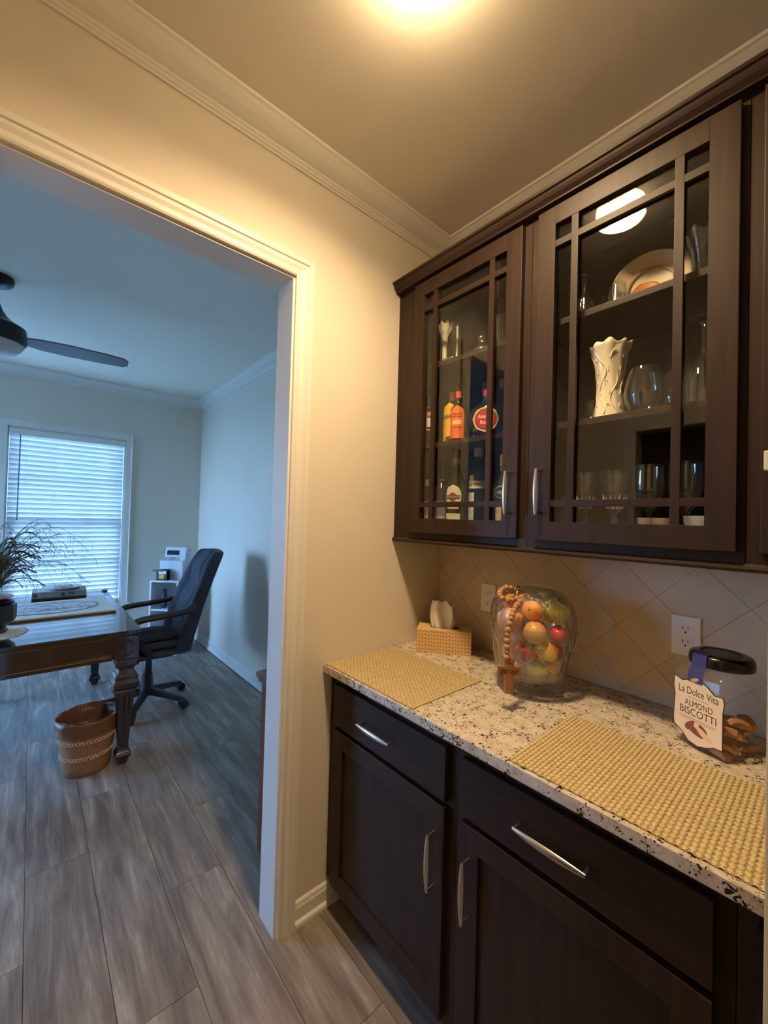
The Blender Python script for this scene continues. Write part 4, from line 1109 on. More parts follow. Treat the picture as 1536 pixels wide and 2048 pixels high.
def bottle(name, label, loc, prof, mat, cap=None, capmat=None, group='bottles in the left wall cabinet', n=32):
    t = thing(name, label, 'bottle', loc, 0.0, group)
    MB().lathe(prof, n).build('glass_body', mat, t, smooth=True, angle=50)
    if cap: MB().lathe(cap, 24).build('cap', capmat, t, smooth=True, angle=40)
    return t
cream_label = plain('label_ivory', (232, 222, 200), rough=0.6, var=0.02)
redcap_m = plain('cap_wine_red', (110, 44, 40), rough=0.45); redcap2_m = plain('cap_red', (170, 40, 36), rough=0.4); orangecap_m = plain('cap_orange', (206, 96, 40), rough=0.4)
goldcap_m = plain('cap_gold', (206, 168, 96), rough=0.3, metal=0.6); greycap_m = plain('cap_grey', (120, 112, 100), rough=0.5); whitecap_m = plain('cap_white', (222, 210, 188), rough=0.45)
yellow_label = plain('label_yellow', (238, 186, 34), rough=0.5); orange_label = plain('label_orange', (226, 112, 44), rough=0.5, var=0.12, vscale=30)
red_label = plain('label_red', (186, 38, 40), rough=0.45); gold_label = plain('label_gold', (214, 182, 120), rough=0.4); blue_label = plain('label_blue', (40, 58, 84), rough=0.5)
ink_white = plain('ink_white', (240, 232, 216), rough=0.6); ink_green = plain('ink_green_black', (34, 40, 34), rough=0.6)
zb = ZFLOOR+0.0004; z1s = S1+0.0004; z2s = S2+0.0004
FA = radians(-62)         # the labels look out towards the room
# bottom shelf, left to right
def std(r, h, neck, sh=0.62, nk=0.72):
    return [(0, 0.0), (r*0.9, 0.0), (r, 0.006), (r, h*sh), (r*0.92, h*(sh+0.03)), (neck*1.25, h*nk), (neck, h*(nk+0.05)), (neck, h), (0, h)]
def capp(r, z0, z1): return [(r, z0), (r, z1-0.002), (r-0.002, z1), (0, z1)]
t = bottle('liqueur_bottle', 'clear bottle with a lavender label, at the far left of the bottom shelf', (0.098, -0.205, zb), std(0.030, 0.215, 0.010), clear_bottle, capp(0.0125, 0.195, 0.222), greycap_m)
curved_label(t, 0.030, 0.008, 0.128, FA, 1.25, lavlabel_m)
lettering('AVIN', 0.018, on_cyl(0.030, FA, 0.060), ink_white, t)
t = bottle('liqueur_bottle', 'clear bottle with lavender label and metal collar, beside the green bottle', (0.168, -0.195, zb), std(0.030, 0.285, 0.011), clear_bottle, capp(0.0128, 0.215, 0.290), plain('cap_violet', (84, 74, 96), rough=0.4))
curved_label(t, 0.030, 0.008, 0.128, FA, 1.25, lavlabel_m)
lettering('AVIN', 0.018, on_cyl(0.030, FA, 0.060), ink_white, t)
MB().lathe([(0.0135, 0.214), (0.0140, 0.218), (0.0135, 0.222)], 20).build('collar', nickel_m, t, smooth=True)
t = bottle('vermouth_bottle', 'tall green bottle with an ivory egg-shaped label and red cap', (0.252, -0.200, zb), std(0.043, 0.330, 0.0135, 0.52, 0.74), green_glass, capp(0.0158, 0.272, 0.336), redcap_m)
a_ = FA-radians(8)
lb = curved_label(t, 0.043, 0.095, 0.190, a_, 0.80, cream_label, shape='egg')
rd = curved_label(t, 0.0434, 0.122, 0.160, a_, 0.36, red_label, 'label_disc', 'oval', off=0.0009)
bd = curved_label(t, 0.0434, 0.134, 0.149, a_, 0.66, ink_green, 'label_band', off=0.0013)
lettering('MARTINI & ROSSI', 0.011, on_cyl(0.0436, a_, 0.1415), ink_white, t, fit=0.052)
curved_label(t, 0.043, 0.020, 0.076, a_, 0.72, cream_label, 'lower_label')
lettering('* * * * *', 0.010, on_cyl(0.0436, a_, 0.066), ink_m, t, fit=0.034)
MB().lathe([(0.0163, 0.274), (0.0163, 0.300)], 24).build('cap_label', plain('cap_print', (178, 150, 142), rough=0.6), t, smooth=True, fixn=False)
t = bottle('wine_bottle', 'clear bottle with a white cap and paper label behind the green bottle', (0.329, -0.160, zb), std(0.037, 0.340, 0.0135, 0.60, 0.78), clear_bottle, capp(0.0185, 0.306, 0.352), whitecap_m)
a_ = FA-radians(14)
curved_label(t, 0.037, 0.176, 0.206, a_+0.10, 1.02, cream_label)
curved_label(t, 0.037, 0.203, 0.230, a_-0.40, 0.28, cream_label, 'label_tab', 'arch')
lettering('LLY PRAT', 0.019, on_cyl(0.0372, a_+0.02, 0.191), ink_green, t, bold=0.0004, fit=0.062)
curved_label(t, 0.037, 0.020, 0.160, a_-0.45, 0.42, plain('label_grey_print', (196, 192, 188), rough=0.6, var=0.35, vscale=90), 'lower_label')
for q in (0.318, 0.330): MB().lathe([(0.0188, q), (0.0191, q+0.002), (0.0188, q+0.004)], 24).build('cap_ring', whitecap_m, t, smooth=True, fixn=False)
t = bottle('tequila_bottle', 'clear bottle with a gold cap and dark blue badge by the door pull', (0.478, -0.212, zb), std(0.039, 0.285, 0.0125, 0.58, 0.74), clear_bottle, capp(0.0165, 0.250, 0.292), goldcap_m)
a_ = FA+radians(2)
curved_label(t, 0.039, 0.128, 0.178, a_, 0.86, plain('label_silver', (188, 190, 190), rough=0.4), 'badge_border', 'oval')
curved_label(t, 0.0392, 0.131, 0.175, a_, 0.80, blue_label, 'badge', 'oval', off=0.0010)
lettering('nt00', 0.022, on_cyl(0.0396, a_, 0.154), ink_white, t, fit=0.040, skew=0.25)
curved_label(t, 0.039, 0.020, 0.118, a_-0.25, 0.45, plain('label_straw', (204, 190, 150), rough=0.6, var=0.2, vscale=60), 'lower_label', 'arch')
MB().lathe([(0.0128, 0.232), (0.0132, 0.236), (0.0128, 0.250)], 20).build('collar', plain('collar_rose', (160, 120, 104), rough=0.5), t, smooth=True, fixn=False)
# middle shelf
t = bottle('cream_liqueur_bottle', 'dark bottle with a pale landscape label at the left end of the middle shelf', (0.090, -0.205, z1s), std(0.038, 0.215, 0.0125, 0.64, 0.78), brown_glass, capp(0.014, 0.188, 0.222), dark_m)
a_ = FA+radians(4)
curved_label(t, 0.038, 0.130, 0.152, a_, 0.95, red_label, 'label_band')
lettering('BAILEYS', 0.016, on_cyl(0.0382, a_, 0.141), ink_white, t, bold=0.0003, fit=0.062)
curved_label(t, 0.038, 0.084, 0.128, a_, 0.90, cream_label, 'label', 'oval')
lettering('ORIGINAL', 0.009, on_cyl(0.0382, a_, 0.074), ink_white, t, fit=0.036)
t = bottle('coffee_liqueur_bottle', 'dark bottle with a tall arched yellow label on the middle shelf', (0.226, -0.208, z1s), std(0.034, 0.205, 0.0125, 0.74, 0.86), brown_glass, capp(0.0145, 0.178, 0.212), redcap_m)
a_ = FA-radians(8)
curved_label(t, 0.034, 0.010, 0.166, a_, 1.05, yellow_label, 'label', 'arch')
lettering('KAHLUA', 0.024, on_cyl(0.0342, a_+0.05, 0.108), ink_m, t, bold=0.0007, fit=0.062)
curved_label(t, 0.0342, 0.010, 0.030, a_+0.1, 0.5, redcap_m, 'label_seal', 'arch', off=0.0010)
t = bottle('liqueur_bottle', 'dark bottle with an orange arched label beside the yellow-labelled bottle', (0.290, -0.248, z1s), std(0.029, 0.190, 0.0100, 0.66, 0.78), brown_glass, capp(0.0115, 0.170, 0.196), orangecap_m)
a_ = FA+radians(2)
curved_label(t, 0.029, 0.008, 0.136, a_, 1.12, orange_label, 'label', 'arch')
curved_label(t, 0.0292, 0.062, 0.078, a_, 0.62, plain('label_peach', (238, 190, 130), rough=0.5), 'label_panel', off=0.0009)
for q in (0.090, 0.100, 0.048): curved_label(t, 0.0292, q, q+0.004, a_, 0.7, redcap2_m, 'label_line', off=0.0009, m=1)
t = thing('small_carton', 'small white printed carton between the orange label and the round flask', 'carton', (0.322, -0.150, z1s), 0.3)
MB().box((-0.022, -0.014, 0), (0.022, 0.014, 0.062)).build('carton', plain('carton_white', (222, 212, 196), rough=0.6), t, bevel=0.001)
MB().box((-0.018, -0.0146, 0.030), (0.014, -0.0140, 0.050)).build('carton_print', redcap2_m, t); MB().box((-0.018, -0.0146, 0.010), (0.016, -0.0140, 0.022)).build('carton_print', ink_m, t)
# round flask: flat moon-shaped bottle turned to the room
fk = thing('round_flask', 'round flat bottle with a red and gold round badge and red cap', 'bottle', (0.392, -0.205, z1s), radians(28), 'bottles in the left wall cabinet')
mt = Matrix.Translation((0, 0, 0.074)) @ Matrix.Rotation(pi/2, 4, 'X')
MB().lathe([(0, -0.022), (0.030, -0.022), (0.052, -0.020), (0.066, -0.012), (0.0715, 0.0), (0.066, 0.012), (0.052, 0.020), (0.030, 0.022), (0, 0.022)], 44, mt).build('glass_body', thin_glass('flask_glass', (0.5, 0.5, 0.52), refl=1.3, body=0.22, bodycol=lin((60, 58, 64))), fk, smooth=True)
MB().lathe([(0.024, 0.136), (0.016, 0.150), (0.0125, 0.160), (0.0125, 0.186), (0, 0.186)], 20).build('neck', clear_bottle, fk, smooth=True)
MB().lathe(capp(0.0140, 0.164, 0.190), 20).build('cap', redcap2_m, fk, smooth=True, angle=40)
def disc(r0, r1, y, mat, name, lobes=0):
    m = MB(); n = 48; vs = []
    for k in range(n):
        a = 2*pi*k/n; r = r1+(0.0010*cos(lobes*a) if lobes else 0); vs.append((r*cos(a), y, 0.074+r*sin(a)))
    for k in range(n):
        a = 2*pi*k/n; vs.append((r1*0.98*cos(a), y+0.0012, 0.074+r1*0.98*sin(a)))
    m.add(vs, [tuple(range(n))]+[(k, (k+1) % n, n+(k+1) % n, n+k) for k in range(n)]); return m.build(name, mat, fk)
disc(0, 0.047, -0.0235, gold_label, 'badge_border', 8); disc(0, 0.040, -0.0240, plain('badge_dark', (70, 30, 26), rough=0.5), 'badge_ring'); disc(0, 0.037, -0.0246, red_label, 'badge')
ff_ = lambda z0: (lambda u, v, h: (u, -0.0249-h, 0.074+z0+v))
lettering('Amaretto', 0.020, ff_(0.010), plain('ink_pink', (246, 200, 176), rough=0.6), fk, bold=0.0005, fit=0.056, skew=0.15)
lettering('Rossi', 0.020, ff_(-0.012), MATS['ink_pink'], fk, bold=0.0005, fit=0.040, skew=0.15)
t = bottle('squat_bottle', 'clear squat bottle with a tan label partly behind the round flask', (0.500, -0.130, z1s), std(0.042, 0.190, 0.013, 0.62, 0.76), thin_glass('smoky_glass', (0.6, 0.6, 0.6), refl=1.3, body=0.15, bodycol=lin((70, 66, 60))), capp(0.0145, 0.168, 0.196), dark_m)
curved_label(t, 0.042, 0.050, 0.125, FA-0.2, 0.8, plain('label_tan', (196, 176, 136), rough=0.6, var=0.06), 'label', 'arch')
t = bottle('spirit_bottle', 'tall clear bottle with a grey stopper at the back of the middle shelf', (0.300, -0.085, z1s), std(0.034, 0.262, 0.0125, 0.62, 0.78), clear_bottle, capp(0.0150, 0.225, 0.270), greycap_m)
t = bottle('spirit_bottle', 'tall clear bottle with a pale stopper behind the yellow-labelled bottle', (0.160, -0.085, z1s), std(0.034, 0.272, 0.0125, 0.62, 0.78), clear_bottle, capp(0.0155, 0.240, 0.285), whitecap_m)
t = bottle('spirit_bottle', 'tall clear bottle at the back beside the red-capped flask', (0.385, -0.085, z1s), std(0.033, 0.255, 0.0125, 0.62, 0.78), clear_bottle, capp(0.0150, 0.226, 0.262), plain('cap_rose', (150, 120, 112), rough=0.5))
# top shelf, left cabinet
ruf = lambda a, r, z: (r*(1+0.10*sin(9*a)) if z > 0.165 else r, z+(0.006*sin(9*a+1) if z > 0.19 else 0))
vessel('candlestick', 'white china candlestick with a ruffled cup, left on the top shelf', 'candlestick', (0.155, -0.182, z2s),
       [(0, 0), (0.036, 0), (0.037, 0.004), (0.028, 0.012), (0.013, 0.022), (0.0105, 0.05), (0.011, 0.12), (0.013, 0.150), (0.020, 0.163), (0.032, 0.180), (0.037, 0.205), (0.034, 0.205), (0.028, 0.182), (0.012, 0.166), (0, 0.166)], ceramic_m, fn=ruf, n=54)
vessel('bud_vase', 'slim clear bud vase beside the white candlestick', 'vase', (0.218, -0.176, z2s), [(0, 0), (0.022, 0), (0.024, 0.005), (0.020, 0.02), (0.016, 0.10), (0.018, 0.150), (0.024, 0.185), (0.022, 0.185), (0.0155, 0.148), (0.013, 0.10), (0.016, 0.025), (0, 0.02)], gware_m)
tap = thing('taper_candle', 'white taper candle standing in the slim bud vase', 'candle', (0.218, -0.176, z2s+0.0202)); MB().lathe([(0, 0), (0.0060, 0), (0.0052, 0.16), (0.002, 0.166), (0, 0.167)], 14).build('wax', ceramic_m, tap, smooth=True); MB().tube([(0, 0, 0.166), (0.001, 0, 0.174)], 0.0006, 5).build('wick', ink_m, tap)
sc_ = thing('ice_scoop', 'small metal ice scoop lying on the top shelf', 'scoop', (0.215, -0.258, z2s), radians(15))
m = MB(); rows = []
for j in range(9):
    tt = j/8; x = -0.002+0.052*tt; w = 0.020*(1-0.35*(1-tt)); rows.append([(x, w*sin(q), 0.0015+0.020*(1-cos(q))) for q in [radians(-80+160*i/12) for i in range(13)]])
m.loft(rows, cap=False, closed=False); o = m.build('bowl', nickel_m, sc_, smooth=True, fixn=False); o.modifiers.new('t', 'SOLIDIFY').thickness = 0.001
MB().tube(bez([(0.002, 0, 0.006), (-0.022, 0, 0.014), (-0.050, 0, 0.012)], 6), 0.004, 8, flat=0.5).build('handle', nickel_m, sc_, smooth=True)
fl8 = lambda a, r, z: (r*(1+0.05*abs(sin(6*a))), z)
vessel('cut_glass_cruet', 'small cut-glass cruet in the middle of the top left shelf', 'cruet', (0.362, -0.205, z2s), [(0, 0), (0.022, 0), (0.026, 0.010), (0.027, 0.035), (0.016, 0.052), (0.010, 0.060), (0.014, 0.068), (0.016, 0.078), (0.010, 0.088), (0, 0.091)], crystal_m, fn=fl8, n=48)
vessel('tumbler', 'clear tumbler at the right end of the top left shelf', 'glass', (0.455, -0.205, z2s), [(0, 0), (0.024, 0), (0.026, 0.003), (0.033, 0.125), (0.0315, 0.125), (0.025, 0.010), (0, 0.008)], gware_m)
# ---- right cabinet, top shelf
def goblet(h, rb, rf, stem=0.38, bowl=None):
    return [(0, 0), (rf, 0), (rf, 0.0025), (0.008, 0.008), (0.0048, 0.02), (0.0045, h*stem*0.8), (0.009, h*stem), (rb*0.8, h*(stem+0.13)), (rb, h*(stem+0.33)), (rb*0.94, h), (rb*0.94-0.0014, h), (rb-0.0018, h*(stem+0.33)), (rb*0.77, h*(stem+0.145)), (0.006, h*stem+0.010), (0, h*stem+0.008)]
def inv(prof, h): return [(r, h-z) for r, z in reversed(prof)]
facet = lambda a, r, z: (r*(1+0.035*cos(12*a)), z)
vessel('goblet', 'upturned crystal goblet at the left end of the top right shelf', 'glass', (0.672, -0.205, z2s), inv(goblet(0.115, 0.028, 0.026), 0.115), crystal_m, fn=facet, n=48)
vessel('goblet', 'upturned crystal goblet beside the grille, left of the tumbler', 'glass', (0.752, -0.215, z2s), inv(goblet(0.135, 0.031, 0.029), 0.135), crystal_m, fn=facet, n=48)
vessel('goblet', 'short upturned goblet behind the two others on the top right shelf', 'glass', (0.775, -0.130, z2s), inv(goblet(0.110, 0.028, 0.027), 0.110), crystal_m, fn=facet, n=48)
vessel('saucer', 'small clear glass saucer under the upturned tumbler', 'saucer', (0.845, -0.215, z2s), [(0, 0), (0.026, 0), (0.037, 0.010), (0.038, 0.012), (0.036, 0.012), (0.025, 0.003), (0, 0.003)], crystal_m)
vessel('tumbler', 'clear tumbler turned upside down on a glass saucer', 'glass', (0.848, -0.216, z2s+0.0125), inv([(0, 0), (0.019, 0), (0.021, 0.003), (0.029, 0.066), (0.0275, 0.066), (0.020, 0.008), (0, 0.006)], 0.066), gware_m)
pl = thing('serving_bowl', 'large cream serving bowl standing on edge on the top right shelf', 'bowl', (0.905, -0.120, z2s+0.0985), radians(12), rx=radians(76))
MB().lathe([(0, -0.030), (0.045, -0.030), (0.048, -0.026), (0.080, -0.012), (0.100, 0.012), (0.1005, 0.014), (0.098, 0.015), (0.078, -0.006), (0.045, -0.020), (0, -0.022)], 56).build('china', plain('bowl_cream', (214, 196, 164), rough=0.4), pl, smooth=True, angle=50)
MB().lathe([(0.056, -0.0085), (0.060, -0.0065), (0.064, -0.0060)], 48).build('inner_ring', plain('ring_tan', (168, 148, 116), rough=0.5), pl, smooth=True, fixn=False)
wdp = thing('wooden_dish', 'orange-brown carved wooden dish in front of the cream serving bowl', 'dish', (0.912, -0.222, z2s), radians(-25))
m = MB(); rows = []
for j in range(10):
    q = j/9; rr = 0.062*sqrt(max(0, 1-(q*0.98)**2)); rows.append([(rr*1.0*cos(a), 0.016*sin(a)*(1-0.5*q), 0.046*q) for a in [2*pi*k/24 for k in range(24)]])
m.loft(rows); m.build('carving', wood('carved_wood', (140, 78, 34), (190, 118, 58), rough=0.4, axis='X', scale=3), wdp, smooth=True, angle=60)
vessel('crystal_bowl', 'flared cut-crystal bowl at the right end of the top shelf', 'bowl', (1.058, -0.200, z2s), [(0, 0), (0.028, 0), (0.030, 0.006), (0.036, 0.030), (0.046, 0.080), (0.060, 0.125), (0.057, 0.125), (0.043, 0.080), (0.032, 0.032), (0, 0.010)], crystal_m, fn=lambda a, r, z: (r*(1+0.05*cos(10*a)), z+(0.008*cos(10*a) if z > 0.12 else 0)), n=60)
# middle shelf
vf = lambda a, r, z: (r*(1+0.03*sin(8*a+z*30)*min(1, z/0.05)+(0.04*sin(9*a) if z > 0.2 else 0)), z+(0.0045*sin(9*a)+0.003*sin(4*a+1) if z > 0.215 else 0))
vprof = [(0, 0), (0.042, 0), (0.0435, 0.003), (0.0405, 0.02), (0.0355, 0.05), (0.0330, 0.085), (0.0345, 0.120), (0.0395, 0.160), (0.0475, 0.195), (0.0560, 0.222), (0.0530, 0.222), (0.0445, 0.195), (0.0365, 0.160), (0.0315, 0.120), (0.030, 0.06), (0, 0.012)]
vp2 = []
for (r0, z0), (r1, z1_) in zip(vprof[:-1], vprof[1:]):
    for k in range(3): vp2.append((r0+(r1-r0)*k/3, z0+(z1_-z0)*k/3))
vp2.append(vprof[-1])
vs_t = thing('white_vase', 'flared cream china vase with a ruffled rim and raised scrolls', 'vase', (0.830, -0.212, z1s))
MB().lathe(vp2, 66, fn=vf).build('china', ceramic_m, vs_t, smooth=True)
def vr(z):
    for (r0, z0), (r1, z1_) in zip(vprof[1:9], vprof[2:10]):
        if z0 <= z <= z1_: return r0+(r1-r0)*(z-z0)/(z1_-z0)
    return 0.05
for k in range(7):                                   # raised scroll relief
    a0 = 2*pi*k/7
    pts = []
    for j in range(34):
        z = 0.012+0.186*j/33; a = a0+0.30*sin(z*55+k*1.3); r = vr(z)*1.015+0.0006
        pts.append((r*cos(a), r*sin(a), z))
    MB().tube(pts, 0.0016, 6).build('scroll_relief', ceramic_m, vs_t, smooth=True)
    for j in range(5):
        z = 0.035+0.036*j; a = a0+0.45+0.2*sin(j*2.2); r = vr(z)*1.01
        q = [( (r+0.0008)*cos(a+0.13*cos(w)*(1-0.12*w)), (r+0.0008)*sin(a+0.13*cos(w)*(1-0.12*w)), z+0.009*sin(w)*(1-0.1*w)) for w in [i*0.45 for i in range(12)]]
        MB().tube(q, 0.0012, 5).build('scroll_relief', ceramic_m, vs_t, smooth=True)
stl = [(0, 0), (0.028, 0), (0.040, 0.012), (0.050, 0.042), (0.0515, 0.062), (0.046, 0.098), (0.038, 0.126), (0.0368, 0.126), (0.0448, 0.098), (0.050, 0.062), (0.0485, 0.042), (0.038, 0.014), (0, 0.006)]
vessel('stemless_glass', 'stemless wine glass right beside the cream vase', 'glass', (0.925, -0.222, z1s), stl, gware_m, n=40)
vessel('stemless_glass', 'stemless wine glass behind the first, nearer the grille bar', 'glass', (0.985, -0.130, z1s), stl, gware_m, n=40)
vessel('wine_glass', 'tall upturned wine glass at the right end of the middle shelf', 'glass', (1.053, -0.215, z1s), inv(goblet(0.225, 0.040, 0.036, 0.42), 0.225), gware_m, n=40)
vessel('cordial_glass', 'small cut cordial glass left of the vase on the middle shelf', 'glass', (0.752, -0.150, z1s), goblet(0.085, 0.020, 0.020, 0.3), crystal_m, n=36, fn=facet)
# bottom shelf
vessel('shot_glass', 'narrow clear shot glass at the left end of the bottom right shelf', 'glass', (0.700, -0.215, zb), [(0, 0), (0.0125, 0), (0.0145, 0.004), (0.0145, 0.140), (0.0132, 0.140), (0.0125, 0.012), (0, 0.010)], gware_m, n=24)
flut = lambda a, r, z: (r*(1+(0.05*cos(14*a) if 0.055 < z < 0.135 and r > 0.010 else (0.18*cos(6*a) if z < 0.07 and r < 0.012 else 0))), z)
def cutgob(h, rb): return [(0, 0), (0.031, 0), (0.031, 0.003), (0.010, 0.010), (0.0065, 0.022), (0.0085, 0.055), (0.0060, 0.078), (0.011, 0.086), (rb*0.45, 0.096), (rb*0.66, 0.112), (rb*0.80, 0.135), (rb*0.92, 0.170), (rb, h), (rb-0.0014, h), (rb*0.89, 0.170), (rb*0.76, 0.135), (rb*0.55, 0.114), (0, 0.100)]
cut_glint_m = thin_glass('cut_edge_glint', (0.9, 0.9, 0.9), refl=3.0, ior=1.6, rough=0.05, body=0.75, bodycol=(0.95, 0.93, 0.88))  # whitish body tone paints the glints of the cut facets
def star_cut(parent, rb):
    m = MB()
    for k in range(16):
        a = 2*pi*k/16; hh = 0.030 if k % 2 else 0.044
        pts = [((rb*q+0.0008)*cos(a), (rb*q+0.0008)*sin(a), z) for q, z in ((0.46, 0.0965), (0.66, 0.1125), (0.78, 0.112+hh*0.55))]
        m.tube(pts, [0.0021, 0.0015, 0.0003], 5)
    m.build('cut_glint_pattern', cut_glint_m, parent, smooth=True)
cwg = vessel('crystal_wine_glass', 'fluted crystal wine glass, first on the bottom right shelf', 'glass', (0.768, -0.215, zb), cutgob(0.205, 0.033), crystal_m, n=84, fn=flut)
star_cut(cwg, 0.033)
cwg = vessel('crystal_wine_glass', 'fluted crystal wine glass, second on the bottom right shelf', 'glass', (0.850, -0.215, zb), cutgob(0.205, 0.040), crystal_m, n=84, fn=flut)
star_cut(cwg, 0.04)
vessel('wine_glass', 'round-bowled wine glass in front of the white bowls', 'glass', (0.936, -0.215, zb), goblet(0.215, 0.040, 0.034, 0.40), gware_m, n=40)
vessel('wine_glass', 'round-bowled wine glass behind the right grille bar on the bottom shelf', 'glass', (1.018, -0.205, zb), goblet(0.218, 0.041, 0.034, 0.40), gware_m, n=40)
bw = [(0, 0), (0.026, 0), (0.028, 0.006), (0.042, 0.025), (0.054, 0.055), (0.056, 0.072), (0.053, 0.072), (0.050, 0.055), (0.038, 0.027), (0, 0.012)]
vessel('small_bowl', 'cream scalloped bowl behind the goblets at the right of the bottom shelf', 'bowl', (1.040, -0.095, zb), [(r*0.9, z*1.1) for r, z in bw], ceramic_m, fn=lambda a, r, z: (r*(1+0.03*cos(12*a)), z), n=48)
vessel('small_bowl', 'plain cream bowl behind the wine glasses on the bottom shelf', 'bowl', (0.925, -0.085, zb), bw, ceramic_m, n=40)

# ================================================================== THE OFFICE
# ---- ceiling fan
FX, FY = -1.88, -1.690
fan = thing('ceiling_fan', 'dark bronze ceiling fan with a frosted light bowl in the office', 'fan', (FX, FY, H-0.0005))
bronze_m = plain('dark_bronze', (26, 24, 26), rough=0.35, metal=0.3)
MB().lathe([(0, 0), (0.078, 0), (0.080, -0.010), (0.074, -0.035), (0.050, -0.052), (0.024, -0.056), (0, -0.056)], 36).build('canopy', bronze_m, fan, smooth=True, angle=40)
MB().lathe([(0.016, -0.054), (0.016, -0.12), (0.022, -0.15), (0.034, -0.185), (0.060, -0.225), (0.095, -0.255), (0.110, -0.262), (0.0, -0.262)], 36).build('downrod', bronze_m, fan, smooth=True)
MB().lathe([(0, -0.258), (0.105, -0.258), (0.138, -0.278), (0.143, -0.300), (0.143, -0.355), (0.134, -0.372), (0, -0.372)], 44).build('motor', bronze_m, fan, smooth=True, angle=40)
MB().lathe([(0.128, -0.372), (0.124, -0.392), (0.100, -0.420), (0.060, -0.440), (0, -0.448)], 40).build('light_bowl', plain('frosted_bowl', (205, 208, 210), rough=0.4), fan, smooth=True)
blade_m = plain('blade_grey', (84, 82, 84), rough=0.35)
bl_root = None
for k in range(3):
    a = radians(86+120*k)
    m = MB(); pts = [(0.12, 0.035), (0.20, 0.058), (0.34, 0.066), (0.52, 0.062), (0.62, 0.054), (0.645, 0.030), (0.645, -0.022), (0.62, -0.046), (0.52, -0.058), (0.34, -0.064), (0.20, -0.056), (0.12, -0.035)]
    Rm = Matrix.Rotation(a, 4, 'Z') @ Matrix.Translation((0, 0, -0.335)) @ Matrix.Rotation(radians(-13), 4, 'X')
    m.prism(pts, -0.004, 0.004, Rm)
    bd = m.build('blade', blade_m, fan, bevel=0.0015)
    mm = MB(); mm.prism([(0.10, 0.022), (0.21, 0.026), (0.21, -0.026), (0.10, -0.022)], 0.0042, 0.010, Rm); mm.build('bracket', bronze_m, bd)

# ---- desk
DZ = 0.780
dk = thing('desk', 'dark mahogany writing desk with carved square tapered legs', 'desk', (-2.18, -1.47, 0))
DXN, DXF, DYR, DYL = -1.430, -2.935, -0.985, -1.960
top = MB(); top.box((DXF, DYL, DZ-0.022), (DXN, DYR, DZ)); top.build('desk_top', mahog_m, dk, bevel=0.006, seg=3, w=True)
MB().box((DXF+0.012, DYL+0.012, DZ-0.034), (DXN-0.012, DYR-0.012, DZ-0.0225)).build('top_moulding', mahog_m, dk, bevel=0.004, w=True)
gilt_m = plain('worn_gilt', (150, 112, 66), rough=0.4)
inn = 0.035
for nm, a, b in (('apron', (DXN-inn-0.022, DYL+0.12, 0.618), (DXN-inn, DYR-0.128, DZ-0.0345)), ('apron', (DXF+inn, DYL+0.12, 0.618), (DXF+inn+0.022, DYR-0.128, DZ-0.0345)),
                 ('apron', (DXF+0.108, DYR-inn-0.022, 0.618), (DXN-0.108, DYR-inn, DZ-0.0345)), ('apron', (DXF+0.14, DYL+inn, 0.618), (DXN-0.14, DYL+inn+0.022, DZ-0.0345))):
    MB().box(a, b).build(nm, mahog_m, dk, w=True)
for x_ in (DXN-inn, DXF+inn):
    s = 1 if x_ > -2 else -1
    for z_, h_, pr_ in ((0.612, 0.020, 0.008), (0.637, 0.006, 0.004), (DZ-0.050, 0.008, 0.006)):
        MB().box((x_-0.001, DYL+0.12, z_), (x_+s*pr_, DYR-0.14, z_+h_)).build('apron_moulding', mahog_m, dk, bevel=0.002, w=True)
    MB().box((x_, DYL+0.13, DZ-0.042), (x_+s*0.0066, DYR-0.145, DZ-0.0395)).build('gilt_line', gilt_m, dk, w=True)
    MB().box((x_, DYL+0.13, 0.632), (x_+s*0.0062, DYR-0.145, 0.6345)).build('gilt_line', gilt_m, dk, w=True)
for z_, h_, pr_ in ((0.612, 0.020, 0.008), (DZ-0.050, 0.008, 0.006)):
    MB().box((DXF+0.14, DYR-inn-0.001, z_), (DXN-0.14, DYR-inn+pr_, z_+h_)).build('apron_moulding', mahog_m, dk, bevel=0.002, w=True)
